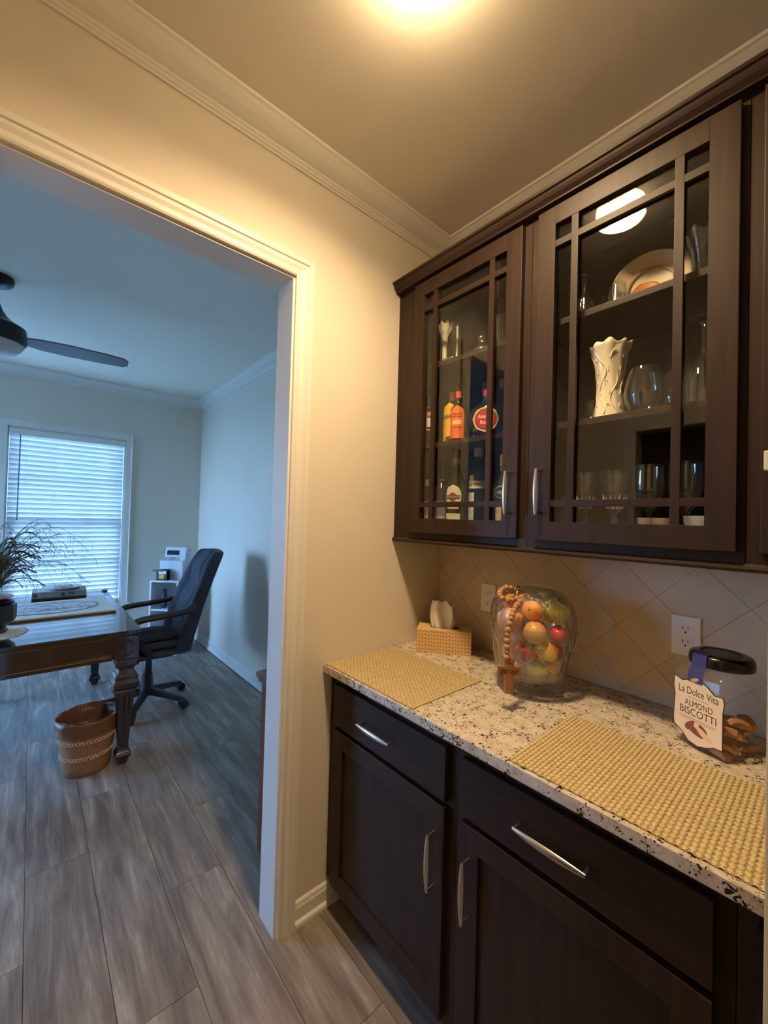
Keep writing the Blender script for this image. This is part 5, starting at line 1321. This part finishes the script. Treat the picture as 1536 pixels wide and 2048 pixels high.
# legs: square section with mouldings, fluted shaft, small foot
lsec = [(0.0, 0.018), (0.012, 0.022), (0.030, 0.026), (0.045, 0.036), (0.058, 0.040), (0.064, 0.036), (0.070, 0.038), (0.078, 0.031), (0.090, 0.026), (0.120, 0.0255), (0.40, 0.0425), (0.414, 0.043), (0.420, 0.060), (0.432, 0.060), (0.440, 0.052), (0.455, 0.062), (0.475, 0.064), (0.495, 0.056), (0.502, 0.054), (0.506, 0.058), (0.515, 0.056), (0.530, 0.044), (0.550, 0.037), (0.566, 0.042), (0.575, 0.056), (0.585, 0.060), (0.600, 0.060), (0.604, 0.055), (0.612, 0.052)]
leg0 = None
for lx, ly in ((DXN-0.052, DYR-0.070), (DXF+0.052, DYR-0.070), (DXN-0.052, DYL+0.070), (DXF+0.052, DYL+0.070)):
    if leg0 is None:
        m = MB(); rings = []
        for z_, hw in lsec:
            ring = []
            for sd in range(4):
                for k in range(10):
                    u = -1+2*k/10; d_ = hw
                    if 0.10 < z_ < 0.41: d_ = hw*(1-0.07*(0.5+0.5*cos(u*pi*3.0)))
                    p = (u*hw*0.985, -d_); a = pi/2*sd
                    ring.append((p[0]*cos(a)-p[1]*sin(a), p[0]*sin(a)+p[1]*cos(a), z_))
            rings.append(ring)
        m.loft(rings); leg0 = m.build('leg', mahog_m, dk); lo_ = leg0
        bm_ = MB().box((-0.055, -0.066, 0.6125), (0.048, 0.060, DZ-0.0345)); bo = bm_.build('corner_block', mahog_m, leg0, bevel=0.003)
        # carved scroll ornament on the block
        for sx_, fx in ((0.0482, 'x'), (0.0605, 'y')):
            for j, (u0, v0, rr) in enumerate(((0, 0.68, 0.018), (0.02, 0.655, 0.012), (-0.02, 0.655, 0.012), (0.022, 0.712, 0.013), (-0.022, 0.712, 0.013), (0, 0.724, 0.010), (0, 0.640, 0.009))):
                q = [(u0+rr*(1-w/9)*cos(w*1.1+j), v0+rr*(1-w/9)*sin(w*1.1+j)) for w in range(9)]
                MB().tube([(sx_, u, v) if fx == 'x' else (u, sx_, v) for u, v in q], 0.0034, 5).build('carving', mahog_m, leg0, smooth=True)
    else:
        lo_ = dup_tree(leg0, parent=dk)
    lo_.location = world_of(dk).inverted() @ Vector((lx, ly, 0.0005))
    if ly < -1.5:
        lo_.rotation_euler = (0, 0, pi) if lx < -2 else (0, 0, -pi/2)
    elif lx < -2: lo_.rotation_euler = (0, 0, pi/2)

# things on the desk
zt = DZ+0.0006
pz = thing('puzzle_board', 'white board with a half-finished map puzzle lying on the desk', 'puzzle', (-2.26, -1.36, zt))
MB().box((-0.275, -0.33, 0), (0.275, 0.318, 0.016)).build('board', plain('foam_board', (206, 206, 196), rough=0.6), pz, bevel=0.002)
MB().box((-0.276, -0.331, 0.0005), (0.276, 0.319, 0.0065)).build('board_edge', plain('board_edge', (112, 96, 44), rough=0.7), pz)
def puzzle_mat():
    m, nt, b = newmat('puzzle_print'); v = mapping(nt)
    vo = N(nt, 'ShaderNodeTexVoronoi', feature='DISTANCE_TO_EDGE'); vo.inputs['Scale'].default_value = 42; nt.links.new(v, vo.inputs['Vector'])
    n = N(nt, 'ShaderNodeTexNoise'); n.inputs['Scale'].default_value = 16; n.inputs['Detail'].default_value = 8; nt.links.new(v, n.inputs['Vector'])
    c1 = ramp(nt, n.outputs['Fac'], [(0.35, lin((120, 128, 140))), (0.5, lin((212, 214, 214))), (0.62, lin((150, 158, 166)))])
    k = ramp(nt, vo.outputs['Distance'], [(0.0, (0.35, 0.37, 0.42)), (0.06, (1, 1, 1))])
    mx = N(nt, 'ShaderNodeMix', data_type='RGBA', blend_type='MULTIPLY'); mx.inputs['Factor'].default_value = 1; nt.links.new(c1, mx.inputs['A']); nt.links.new(k, mx.inputs['B'])
    nt.links.new(mx.outputs['Result'], b.inputs['Base Color']); b.inputs['Roughness'].default_value = 0.45; return m
out = []
for k in range(90):
    a = 2*pi*k/90; out.append((0.185*cos(a)*(1+0.10*noise.noise(Vector((cos(a)*2, sin(a)*2, 1))))+0.012*noise.noise(Vector((k*0.7, 0, 0))), -0.03+0.27*sin(a)*(1+0.08*noise.noise(Vector((cos(a)*2, sin(a)*2, 5))))+0.012*noise.noise(Vector((k*0.7, 4, 0)))))
m = MB(); m.prism(out, 0.0161, 0.0182); m.build('puzzle_pieces', puzzle_mat(), pz)
dkline = plain('coast_line', (40, 46, 60), rough=0.6)
MB().tube([(x*1.03, y*1.02, 0.0175) for x, y in out]+[(out[0][0]*1.03, out[0][1]*1.02, 0.0175)], 0.0014, 5).build('coast_line', dkline, pz)
for sy in (0.08, -0.06):
    MB().tube([(0.06+0.03*noise.noise(Vector((k*0.5, sy*30, 2))), sy+0.010*k-0.08, 0.0188) for k in range(20)], 0.0012, 5).build('river_line', dkline, pz)
bx = thing('flat_box', 'flat white printed carton lying on the far end of the desk', 'box', (-2.800, -1.31, zt), radians(-1.5))
boxw = plain('carton_pale', (196, 194, 192), rough=0.6)
MB().box((-0.105, -0.165, 0), (0.110, 0.165, 0.060)).build('carton', boxw, bx, bevel=0.002)
MB().box((0.1101, -0.166, 0), (0.1108, 0.166, 0.014)).build('box_stripe', plain('stripe_brown', (84, 70, 44), rough=0.6), bx)
ffb = lambda u0, v0: (lambda u, v, h: (0.1105+h, u+u0, v+v0))
lettering('750', 0.026, ffb(0.070, 0.038), ink_m, bx, bold=0.0008); lettering('PUZZLE', 0.010, ffb(-0.085, 0.048), ink_m, bx)
MB().box((0.1101, -0.158, 0.018), (0.1106, -0.132, 0.050)).build('box_print', plain('print_grey', (96, 96, 104), rough=0.6), bx); MB().box((0.1101, 0.010, 0.018), (0.1106, 0.030, 0.050)).build('box_print', MATS['print_grey'], bx)
lettering('pieces', 0.010, ffb(0.125, 0.042), ink_m, bx)
plt = vessel('plate', 'white plate on top of the flat carton on the desk', 'plate', (-2.800, -1.296, zt+0.0605), [(0, 0), (0.075, 0), (0.08, 0.003), (0.125, 0.016), (0.128, 0.018), (0.124, 0.0185), (0.078, 0.006), (0, 0.004)], plain('plate_white', (214, 214, 212), rough=0.3), n=48)
nk = thing('folded_napkin', 'crumpled paper napkin on the plate', 'napkin', (-2.790, -1.285, zt+0.0690), 0.4)
m = MB(); rows = []
for j in range(7):
    rows.append([(-0.05+0.1*i/8, -0.045+0.09*j/6, 0.004+0.022*max(0, sin(pi*i/8))*(0.5+0.5*sin(j*1.3))+0.006*noise.noise(Vector((i, j, 3)))) for i in range(9)])
m.loft(rows, cap=False, closed=False); o = m.build('paper', plain('napkin_tan', (176, 162, 150), rough=0.9), nk, fixn=False); o.modifiers.new('t', 'SOLIDIFY').thickness = 0.003
# doily, pot, dried grasses
dy = []
for k in range(120):
    a = 2*pi*k/120; r = 0.170*(1+0.045*abs(sin(9*a)))+0.006*noise.noise(Vector((k*0.4, 1, 1))); dy.append((r*cos(a), r*sin(a)))
do = thing('lace_doily', 'cream lace doily under the dark flower pot on the desk', 'doily', (-1.760, -1.668, zt))
MB().prism(dy, 0.0, 0.003).build('lace', plain('lace_cream', (218, 214, 200), rough=0.95, var=0.25, vscale=70, bmp=0.6, bscale=300), do)
pot = thing('flower_pot', 'dark footed flower pot of dried grasses at the left edge', 'plant', (-1.780, -1.655, zt+0.0032))
darkpot = plain('pot_dark', (30, 24, 22), rough=0.3)
MB().lathe([(0, 0), (0.075, 0), (0.082, 0.010), (0.070, 0.022), (0.076, 0.034), (0.104, 0.060), (0.112, 0.075), (0.112, 0.150), (0.104, 0.155), (0, 0.150)], 12).build('pot', darkpot, pot)
MB().lathe([(0.085, 0.155), (0.098, 0.160), (0.102, 0.172), (0.090, 0.180), (0, 0.178)], 36).build('pot_rim', darkpot, pot, smooth=True, angle=40)
MB().lathe([(0.0, 0.180), (0.06, 0.181), (0.095, 0.192), (0.098, 0.196), (0.09, 0.200), (0.05, 0.205), (0, 0.206)], 36).build('saucer', plain('saucer_pale', (176, 166, 168), rough=0.4), pot, smooth=True, angle=40)
grass_m = plain('dried_green', (60, 72, 48), rough=0.8, var=0.3, vscale=30); straw_m = plain('dried_straw', (104, 98, 78), rough=0.85, var=0.3, vscale=30)
rnd = random.Random(3)
for k in range(64):                                    # arching thin stems with hanging seed sprays
    a = rnd.uniform(-0.9, 2.5); L = rnd.uniform(0.16, 0.46); up = rnd.uniform(0.18, 0.50)
    d = Vector((cos(a), sin(a), 0)); b0 = Vector((rnd.uniform(-0.03, 0.03), rnd.uniform(-0.03, 0.03), 0.2))
    drop = rnd.uniform(0.02, 0.22)
    pts = bez([b0, b0+d*L*0.25+Vector((0, 0, up*0.6)), b0+d*L*0.65+Vector((0, 0, up*0.85)), b0+d*L+Vector((0, 0, max(0.03, up*0.8-drop)))], 5)
    stem = MB().tube(pts, [0.0016*(1-0.6*i/len(pts)) for i in range(len(pts))], 4).build('stem', straw_m if k % 2 else grass_m, pot)
    tip = pts[-1]
    for q in range(4):
        i0 = pts[-1-q*2]; e = i0+Vector((rnd.uniform(-0.03, 0.03), rnd.uniform(-0.03, 0.03), rnd.uniform(-0.06, 0.01)))
        MB().tube([i0, (i0+e)/2+Vector((0, 0, 0.004)), e], [0.0008, 0.0012, 0.0006], 4).build('seed_spray', straw_m, stem)
leaf_m = plain('leaf_dull', (92, 104, 84), rough=0.7, var=0.3, vscale=20)
for k in range(44):                                    # broader leaves near the middle
    a = rnd.uniform(-1.0, 2.6); L = rnd.uniform(0.10, 0.26); zz = rnd.uniform(0.28, 0.52)
    d = Vector((cos(a), sin(a), 0)); s_ = Vector((-sin(a), cos(a), 0)); b0 = d*rnd.uniform(0.0, 0.05)+Vector((0, 0, zz-0.10))
    rows = []; tl = rnd.uniform(-0.3, 0.6)
    for j in range(7):
        q = j/6; w = 0.011*sin(pi*(0.08+0.92*q)**0.8)*(1-q*0.2)+0.0005; c = b0+d*(L*q)+Vector((0, 0, 0.12*q*tl+0.10*sin(pi*q*0.8)))
        rows.append([c-s_*w+Vector((0, 0, 0.006*q)), c+Vector((0, 0, -0.003)), c+s_*w])
    m = MB(); m.loft(rows, cap=False, closed=False); lf = m.build('leaf', leaf_m, pot, fixn=False); lf.modifiers.new('t', 'SOLIDIFY').thickness = 0.0008
MB().lathe([(0, 0.2), (0.022, 0.205), (0.012, 0.36), (0, 0.40)], 8).build('stem_bundle', grass_m, pot)
cl_ = thing('black_clip', 'small black clip at the far corner of the desk', 'clip', (-2.88, -1.005, zt), 0.5); MB().box((-0.02, -0.012, 0), (0.02, 0.012, 0.012)).build('jaw', black_m, cl_, bevel=0.003); MB().tube(bez([(-0.01, 0, 0.012), (0.01, 0, 0.026), (0.03, 0.01, 0.020)], 4), 0.002, 6).build('lever', black_m, cl_)

# ---- waste basket
wk_m = wood('basket_cane', (138, 98, 64), (166, 122, 84), rough=0.75, axis='Z', scale=26, bmp=0.3)
wb_ = thing('waste_basket', 'brown woven oval waste basket under the desk corner', 'basket', (-1.560, -1.215, 0.0005), radians(49))
rim_h = 0.300
def bk(t): return 0.112+0.034*t
pf = [(0, 0.002), (bk(0)*0.96, 0.0), (bk(0), 0.005)]+[(bk(k/10), 0.005+(rim_h-0.005)*k/10) for k in range(1, 11)]+[(bk(1)-0.005, rim_h), (bk(0.5)-0.006, rim_h*0.5), (bk(0)-0.006, 0.012), (0, 0.010)]
sq = lambda a, r, z: (r*(1.0+0.006*cos(48*a)), z)
MB().lathe(pf, 96, fn=sq).build('wall', wk_m, wb_, smooth=True, angle=60)
rp = [((bk(1)+0.001)*cos(2*pi*k/40), (bk(1)+0.001)*sin(2*pi*k/40), rim_h+0.003*sin(k*1.7)) for k in range(41)]
MB().tube(rp, 0.0065, 8, cap=False).build('rim', wk_m, wb_, smooth=True)
straw2 = plain('cane_pale', (214, 178, 132), rough=0.7)
for zc in (0.105, 0.195):
    for sg in (1, -1):
        pts = [((bk(zc/rim_h)+0.0028)*cos(2*pi*k/160), (bk(zc/rim_h)+0.0028)*sin(2*pi*k/160), zc+sg*0.0095*sin(2*pi*k/160*26)) for k in range(161)]
        MB().tube(pts, 0.0026, 5, cap=False).build('braid', straw2, wb_, smooth=True)
    for k in range(52):
        a = 2*pi*(k+0.5)/52; rr = bk(zc/rim_h)+0.0016; sgn = 1 if k % 2 else -1
        c = Vector((rr*cos(a), rr*sin(a), zc+sgn*0.0062)); tg = Vector((-sin(a), cos(a), 0))
        if k == 0: h0 = None
        m = MB(); q = [(c+tg*(0.0044*cos(w))+Vector((0, 0, 0.0044*sin(w)))+Vector((cos(a), sin(a), 0))*0.0026) for w in [2*pi*i/6 for i in range(6)]]
        m.add(q+[c-Vector((cos(a), sin(a), 0))*0.001], [tuple(range(6))]+[(i, (i+1) % 6, 6) for i in range(6)]); m.build('weave_hole', dark_m, wb_)
lin_ = MB(); lp = [(bk(1)+0.0035, rim_h-0.075), (bk(1)+0.006, rim_h-0.03), (bk(1)+0.0085, rim_h+0.006), (bk(1)-0.004, rim_h+0.010), (bk(0.9)-0.012, rim_h-0.05), (bk(0.6)-0.02, rim_h*0.55), (0.03, rim_h*0.45), (0, rim_h*0.44)]
lin_.lathe(lp, 60, fn=lambda a, r, z: (r+0.004*noise.noise(Vector((cos(a)*5, sin(a)*5, z*30))), z+0.012*noise.noise(Vector((cos(a)*3, sin(a)*3, 7)))))
lin_.build('liner_bag', thin_glass('bag_film', (0.82, 0.74, 0.66), refl=1.0, ior=1.4, rough=0.25, body=0.25, bodycol=lin((128, 84, 58)), bmp=0.8, bscale=24), wb_, smooth=True)
kt = Vector((bk(0.8)+0.008, 0, 0)); MB().tube(bez([(-bk(0.75)-0.006, 0.03, rim_h-0.055), (-bk(0.75)-0.024, 0.036, rim_h-0.066), (-bk(0.75)-0.030, 0.034, rim_h-0.088)], 5), [0.004]*5+[0.008]*5+[0.004], 6).build('liner_knot', plain('bag_knot', (120, 140, 150), rough=0.4), wb_, smooth=True)

# ---- office chair
ch = thing('office_chair', 'charcoal fabric high-back office chair on casters at the desk', 'chair', (-2.20, -0.795, 0.0), radians(0))
for k in range(5):                                     # five-star base
    a = radians(43+72*k); d = Vector((cos(a), sin(a), 0)); s_ = Vector((-sin(a), cos(a), 0))
    rings = []
    for q in range(6):
        t_ = q/5; c = d*(0.025+0.265*t_)+Vector((0, 0, 0.112-0.034*t_-0.010*t_*t_)); w = 0.026-0.008*t_; h = 0.024-0.009*t_
        rings.append([c-s_*w-Vector((0, 0, h)), c+s_*w-Vector((0, 0, h)), c+s_*w*0.7+Vector((0, 0, h)), c-s_*w*0.7+Vector((0, 0, h))])
    arm = MB().loft(rings).build('base_arm', chairplastic_m, ch, bevel=0.004)
    cpos = d*0.295
    MB().lathe([(0, 0.075), (0.012, 0.075), (0.012, 0.045), (0, 0.045)], 12, Matrix.Translation(cpos)).build('caster_stem', chairplastic_m, arm)
    for sg in (-1, 1):
        mt = Matrix.Translation(cpos+Vector((0, 0, 0.0262))+s_.cross(Vector((0, 0, 1)))*0.012+s_*sg*0.013) @ Matrix.Rotation(a, 4, 'Z') @ Matrix.Rotation(pi/2, 4, 'X')
        MB().lathe([(0, -0.010), (0.020, -0.010), (0.0255, -0.006), (0.0255, 0.006), (0.020, 0.010), (0, 0.010)], 20, mt).build('caster_wheel', chairplastic_m, arm, smooth=True, angle=40)
    mt = Matrix.Translation(cpos+Vector((0, 0, 0.030))) @ Matrix.Rotation(a, 4, 'Z') @ Matrix.Rotation(pi/2, 4, 'X')
    MB().lathe([(0, -0.024), (0.027, -0.024), (0.029, -0.018), (0.029, 0.018), (0.027, 0.024), (0, 0.024)], 16, mt @ Matrix.Translation((0.0, 0.012, 0)) @ Matrix.Scale(0.8, 4, (0, 1, 0))).build('caster_hood', chairplastic_m, arm, smooth=True, angle=40)
MB().lathe([(0, 0.085), (0.045, 0.085), (0.050, 0.100), (0.046, 0.130), (0.040, 0.150), (0.036, 0.240), (0.030, 0.245), (0.028, 0.330), (0.024, 0.335), (0.024, 0.385), (0, 0.385)], 24).build('column', chairplastic_m, ch, smooth=True, angle=40)
MB().box((-0.11, -0.14, 0.372), (0.11, 0.14, 0.400)).build('seat_plate', chairplastic_m, ch, bevel=0.01)
# seat: two stacked pads with a rolled front
def pad(x0, x1, y0, y1, z0, z1, bev, name, crown=0.0, sub=1):
    m = MB(); nx, ny = 8, 8; V = []; 
    for zl in (0, 1):
        for j in range(ny+1):
            for i in range(nx+1):
                u, v = i/nx*2-1, j/ny*2-1
                ed = max(abs(u), abs(v)); 
                uu = u*(1-0.08*abs(v)**4); vv = v*(1-0.05*abs(u)**4)
                zz = z0+bev*max(0, (ed-0.7)/0.3)**2 if zl == 0 else z1+crown*(1-u*u)*(1-v*v)-bev*max(0, (ed-0.6)/0.4)**2
                V.append(((x0+x1)/2+uu*(x1-x0)/2, (y0+y1)/2+vv*(y1-y0)/2, zz))
    n1 = (nx+1)*(ny+1); Fs = []
    for j in range(ny):
        for i in range(nx):
            k = j*(nx+1)+i; Fs.append((k, k+nx+1, k+nx+2, k+1)); Fs.append((n1+k, n1+k+1, n1+k+nx+2, n1+k+nx+1))
    per = [i for i in range(nx)]+[nx+j*(nx+1) for j in range(ny)]+[ny*(nx+1)+nx-i for i in range(nx)]+[(ny-j)*(nx+1) for j in range(ny)]
    for a, b in zip(per, per[1:]+per[:1]): Fs.append((a, b, n1+b, n1+a))
    m.add(V, Fs); return m.build(name, leather_m, ch, smooth=True, sub=sub)
pad(-0.245, 0.245, -0.225, 0.265, 0.400, 0.458, 0.025, 'seat_base')
pad(-0.225, 0.225, -0.235, 0.230, 0.450, 0.520, 0.035, 'seat_cushion', 0.012)
# backrest: shell with a padded front, side bolsters and a head roll; leans back
rings_f = []; NS, NT = 26, 24
def back_pt(s_, t_, front):
    z = 0.415+0.755*s_; yb_ = 0.225+0.20*s_+0.05*s_*s_-0.02*sin(pi*s_)
    hw = 0.225+0.030*sin(pi*min(1, s_*1.15))-0.03*s_**6
    x = hw*t_
    th = 0.085 if s_ < 0.95 else 0.07
    bol = 0.050*(abs(t_)**3)*(1-0.45*s_)
    curve = 0.035*t_*t_
    if front:
        pad_ = 0.022*(1-t_**4)+bol*1.3 + (0.030*math.exp(-((s_-0.86)/0.09)**2))*(1-abs(t_)**3) + 0.016*math.exp(-((s_-0.38)/0.16)**2)*(1-t_*t_)-0.026*math.exp(-((s_-0.66)/0.045)**2)*(1-t_*t_)-0.034*math.exp(-((abs(t_)-0.60)/0.075)**2)
        y = yb_-th*0.5-pad_
    else:
        y = yb_+th*0.45*(1-0.35*t_*t_)-curve*0.3
    zt_ = z + (0.012*(1-t_*t_) if s_ > 0.99 else 0)
    return (x, y, zt_)
m = MB(); rings = []
for i in range(NS+1):
    s_ = i/NS
    fr_ = [back_pt(s_, -1+2*j/NT, True) for j in range(NT+1)]; bk_ = [back_pt(s_, 1-2*j/NT, False) for j in range(NT+1)]
    rings.append(fr_+bk_)
m.loft(rings); m.build('backrest', leather_m, ch, smooth=True, sub=1)
zs_ = 0.38
MB().tube([ (lambda p: (p[0], p[1]-0.001, p[2]))(back_pt(0.40, -0.6+1.2*j/12, True)) for j in range(13)], 0.0022, 5).build('back_seam', plain('seam_grey', (92, 98, 112), rough=0.8), ch)
for sg in (-1, 1):                                     # loop arms
    x = sg*0.262
    pts = bez([(sg*0.235, -0.02, 0.430), (x, -0.085, 0.520), (x, -0.165, 0.640), (x, -0.145, 0.690), (x, -0.085, 0.712), (x, 0.05, 0.722), (x, 0.180, 0.735), (sg*0.245, 0.235, 0.765), (sg*0.215, 0.262, 0.80)], 6)
    MB().tube(pts, 0.028, 10, flat=0.75, up=(0, 0, 1)).build('armrest', chairplastic_m, ch, smooth=True)
    pp = pts[14:24]
    MB().tube([q+Vector((0, 0, 0.0045)) for q in pp], 0.0265, 8, flat=0.7, up=(0, 0, 1)).build('arm_pad', plain('arm_gloss', (58, 60, 66), rough=0.2), ch, smooth=True)
MB().box((-0.10, 0.06, 0.385), (0.10, 0.275, 0.402)).build('back_bracket', chairplastic_m, ch, bevel=0.004)
# jacket or cushion lying on the seat
cu = thing('seat_pad', 'dark crumpled cushion lying on the office chair seat', 'cushion', (-2.19, -0.80, 0.535), 0.1)
m = MB(); rows = []
for j in range(13):
    rows.append([(-0.19+0.38*i/12, -0.19+0.36*j/12, (0.004+0.034*sin(pi*i/12)**0.5*sin(pi*j/12)**0.5+0.012*noise.noise(Vector((i*0.5, j*0.5, 2))))) for i in range(13)])
m.loft(rows, cap=False, closed=False); o = m.build('fabric', plain('cushion_dark', (36, 34, 38), rough=0.95, var=0.1, bmp=0.3), cu, smooth=True, fixn=False); o.modifiers.new('t', 'SOLIDIFY').thickness = 0.006

# ---- white corner shelf, set diagonally
sh = thing('corner_shelf', 'small white open shelf standing diagonally in the office corner', 'shelf', (-3.312, -0.450, 0.0005), atan2(RT.y, RT.x))
SW, SD_, SH_ = 0.292, 0.28, 0.765
wht = plain('shelf_white', (224, 224, 222), rough=0.5)
for a, b, nm in (((-SW/2, 0, 0), (-SW/2+0.016, SD_, SH_-0.0165), 'side_panel'), ((SW/2-0.016, 0, 0), (SW/2, SD_, SH_-0.0165), 'side_panel'), ((-SW/2, -0.002, SH_-0.016), (SW/2, SD_, SH_), 'top_panel'),
                 ((-SW/2+0.0165, 0.004, 0.455), (SW/2-0.0165, SD_-0.007, 0.471), 'shelf_board'), ((-SW/2+0.0165, 0.004, 0.205), (SW/2-0.0165, SD_-0.007, 0.221), 'shelf_board'), ((-SW/2+0.0165, 0.004, 0.03), (SW/2-0.0165, SD_-0.007, 0.046), 'shelf_board'), ((-SW/2+0.0165, SD_-0.006, 0.03), (SW/2-0.0165, SD_, SH_-0.0165), 'back_panel')):
    MB().box(a, b).build(nm, wht, sh, bevel=0.0008)
SM = world_of(sh)
def on_shelf(x, y, z): return tuple(SM @ Vector((x, y, z)))
sa = atan2(RT.y, RT.x)
pr_ = thing('printer', 'white desktop printer with a dark display on the corner shelf', 'printer', on_shelf(0.01, 0.12, SH_+0.0006), sa)
wpl = plain('printer_white', (206, 210, 214), rough=0.5)
MB().box((-0.115, -0.02, 0), (0.125, 0.13, 0.195)).build('printer_body', wpl, pr_, bevel=0.008)
m = MB(); m.box((-0.095, -0.03, 0), (0.125, 0.09, 0.16), Matrix.Translation((0, 0.05, 0.170)) @ Matrix.Rotation(radians(-14), 4, 'X')); m.build('paper_tray', wpl, pr_, bevel=0.006)
m = MB(); m.box((-0.075, -0.033, 0.075), (0.055, -0.030, 0.125), Matrix.Translation((0, 0.05, 0.170)) @ Matrix.Rotation(radians(-14), 4, 'X')); m.build('display', plain('screen_off', (14, 18, 28), rough=0.15), pr_)
m = MB(); m.box((-0.10, -0.0345, 0.012), (0.06, -0.031, 0.055), Matrix.Translation((0, 0.05, 0.170)) @ Matrix.Rotation(radians(-14), 4, 'X')); m.build('photo_print', plain('print_mixed', (150, 150, 156), rough=0.5, var=0.6, vscale=60), pr_)
ho = thing('paper_holder', 'black letter holder with a yellow note on the corner shelf', 'holder', on_shelf(-0.035, 0.045, SH_+0.0006), sa)
MB().box((-0.055, -0.03, 0), (0.055, 0.03, 0.006)).build('base', black_m, ho)
MB().box((-0.055, -0.032, 0.005), (0.055, -0.027, 0.095)).build('front_plate', black_m, ho); MB().box((-0.055, 0.022, 0.005), (0.055, 0.027, 0.11)).build('rear_plate', black_m, ho)
MB().box((-0.028, -0.0335, 0.020), (0.028, -0.0322, 0.062)).build('sticky_note', plain('note_yellow', (206, 190, 66), rough=0.7), ho)
MB().box((-0.030, -0.0345, 0.066), (0.046, -0.0325, 0.100)).build('slip', white_m, ho); MB().box((-0.090, -0.036, 0.092), (0.02, -0.0345, 0.112)).build('card', plain('card_dark', (70, 72, 84), rough=0.5, var=0.5, vscale=60), ho)
for k, xx in enumerate((0.0,)):
    bt = thing('spray_bottle', 'dark blue bottle on the upper compartment of the corner shelf', 'bottle', on_shelf(-0.045, 0.10, 0.4716), sa)
    MB().lathe([(0, 0), (0.030, 0), (0.032, 0.01), (0.032, 0.10), (0.026, 0.13), (0.018, 0.145), (0.018, 0.15)], 24).build('bottle_body', plain('bottle_navy', (26, 36, 74), rough=0.3), bt, smooth=True, angle=50)
    MB().lathe([(0.020, 0.148), (0.020, 0.185), (0.017, 0.19), (0, 0.19)], 20).build('cap', plain('cap_navy', (20, 28, 58), rough=0.35), bt, smooth=True, angle=40)
    curved_label(bt, 0.032, 0.045, 0.085, -1.6, 0.5, white_m)
bn = thing('cable_bundle', 'dark tangle of cable beside the blue bottle on the corner shelf', 'cable', on_shelf(0.035, 0.08, 0.4716), sa)
MB().tube(bez([(0.05*cos(k*1.3)*(1-0.03*k), 0.03*sin(k*1.3), 0.006+0.006*k) for k in range(12)], 4), 0.005, 6).build('cable', black_m, bn, smooth=True)

# ---- brown console against the office side of the doorway wall
co = thing('console_table', 'brown wooden console end showing just past the door jamb', 'table', (-0.29, -0.46, 0.0005))
MB().box((-0.110, -0.248, 0.0), (0.140, 0.25, 0.735)).build('body', brownwood_m, co, bevel=0.003)
MB().box((-0.130, -0.268, 0.752), (0.140, 0.27, 0.778)).build('top', brownwood_m, co, bevel=0.010, seg=3)
MB().box((-0.122, -0.260, 0.7355), (0.140, 0.262, 0.7515)).build('top_moulding', brownwood_m, co, bevel=0.004)
for z0, z1 in ((0.05, 0.36), (0.39, 0.70)):
    dr_ = MB().box((-0.1165, -0.235, z0), (-0.1105, 0.235, z1)).build('drawer_front', brownwood_m, co, bevel=0.002)
    MB().lathe([(0, 0), (0.012, 0.002), (0.014, 0.012), (0, 0.016)], 14, Matrix.Translation((-0.1165, 0, (z0+z1)/2)) @ Matrix.Rotation(-pi/2, 4, 'Y')).build('knob', nickel_m, dr_, smooth=True)
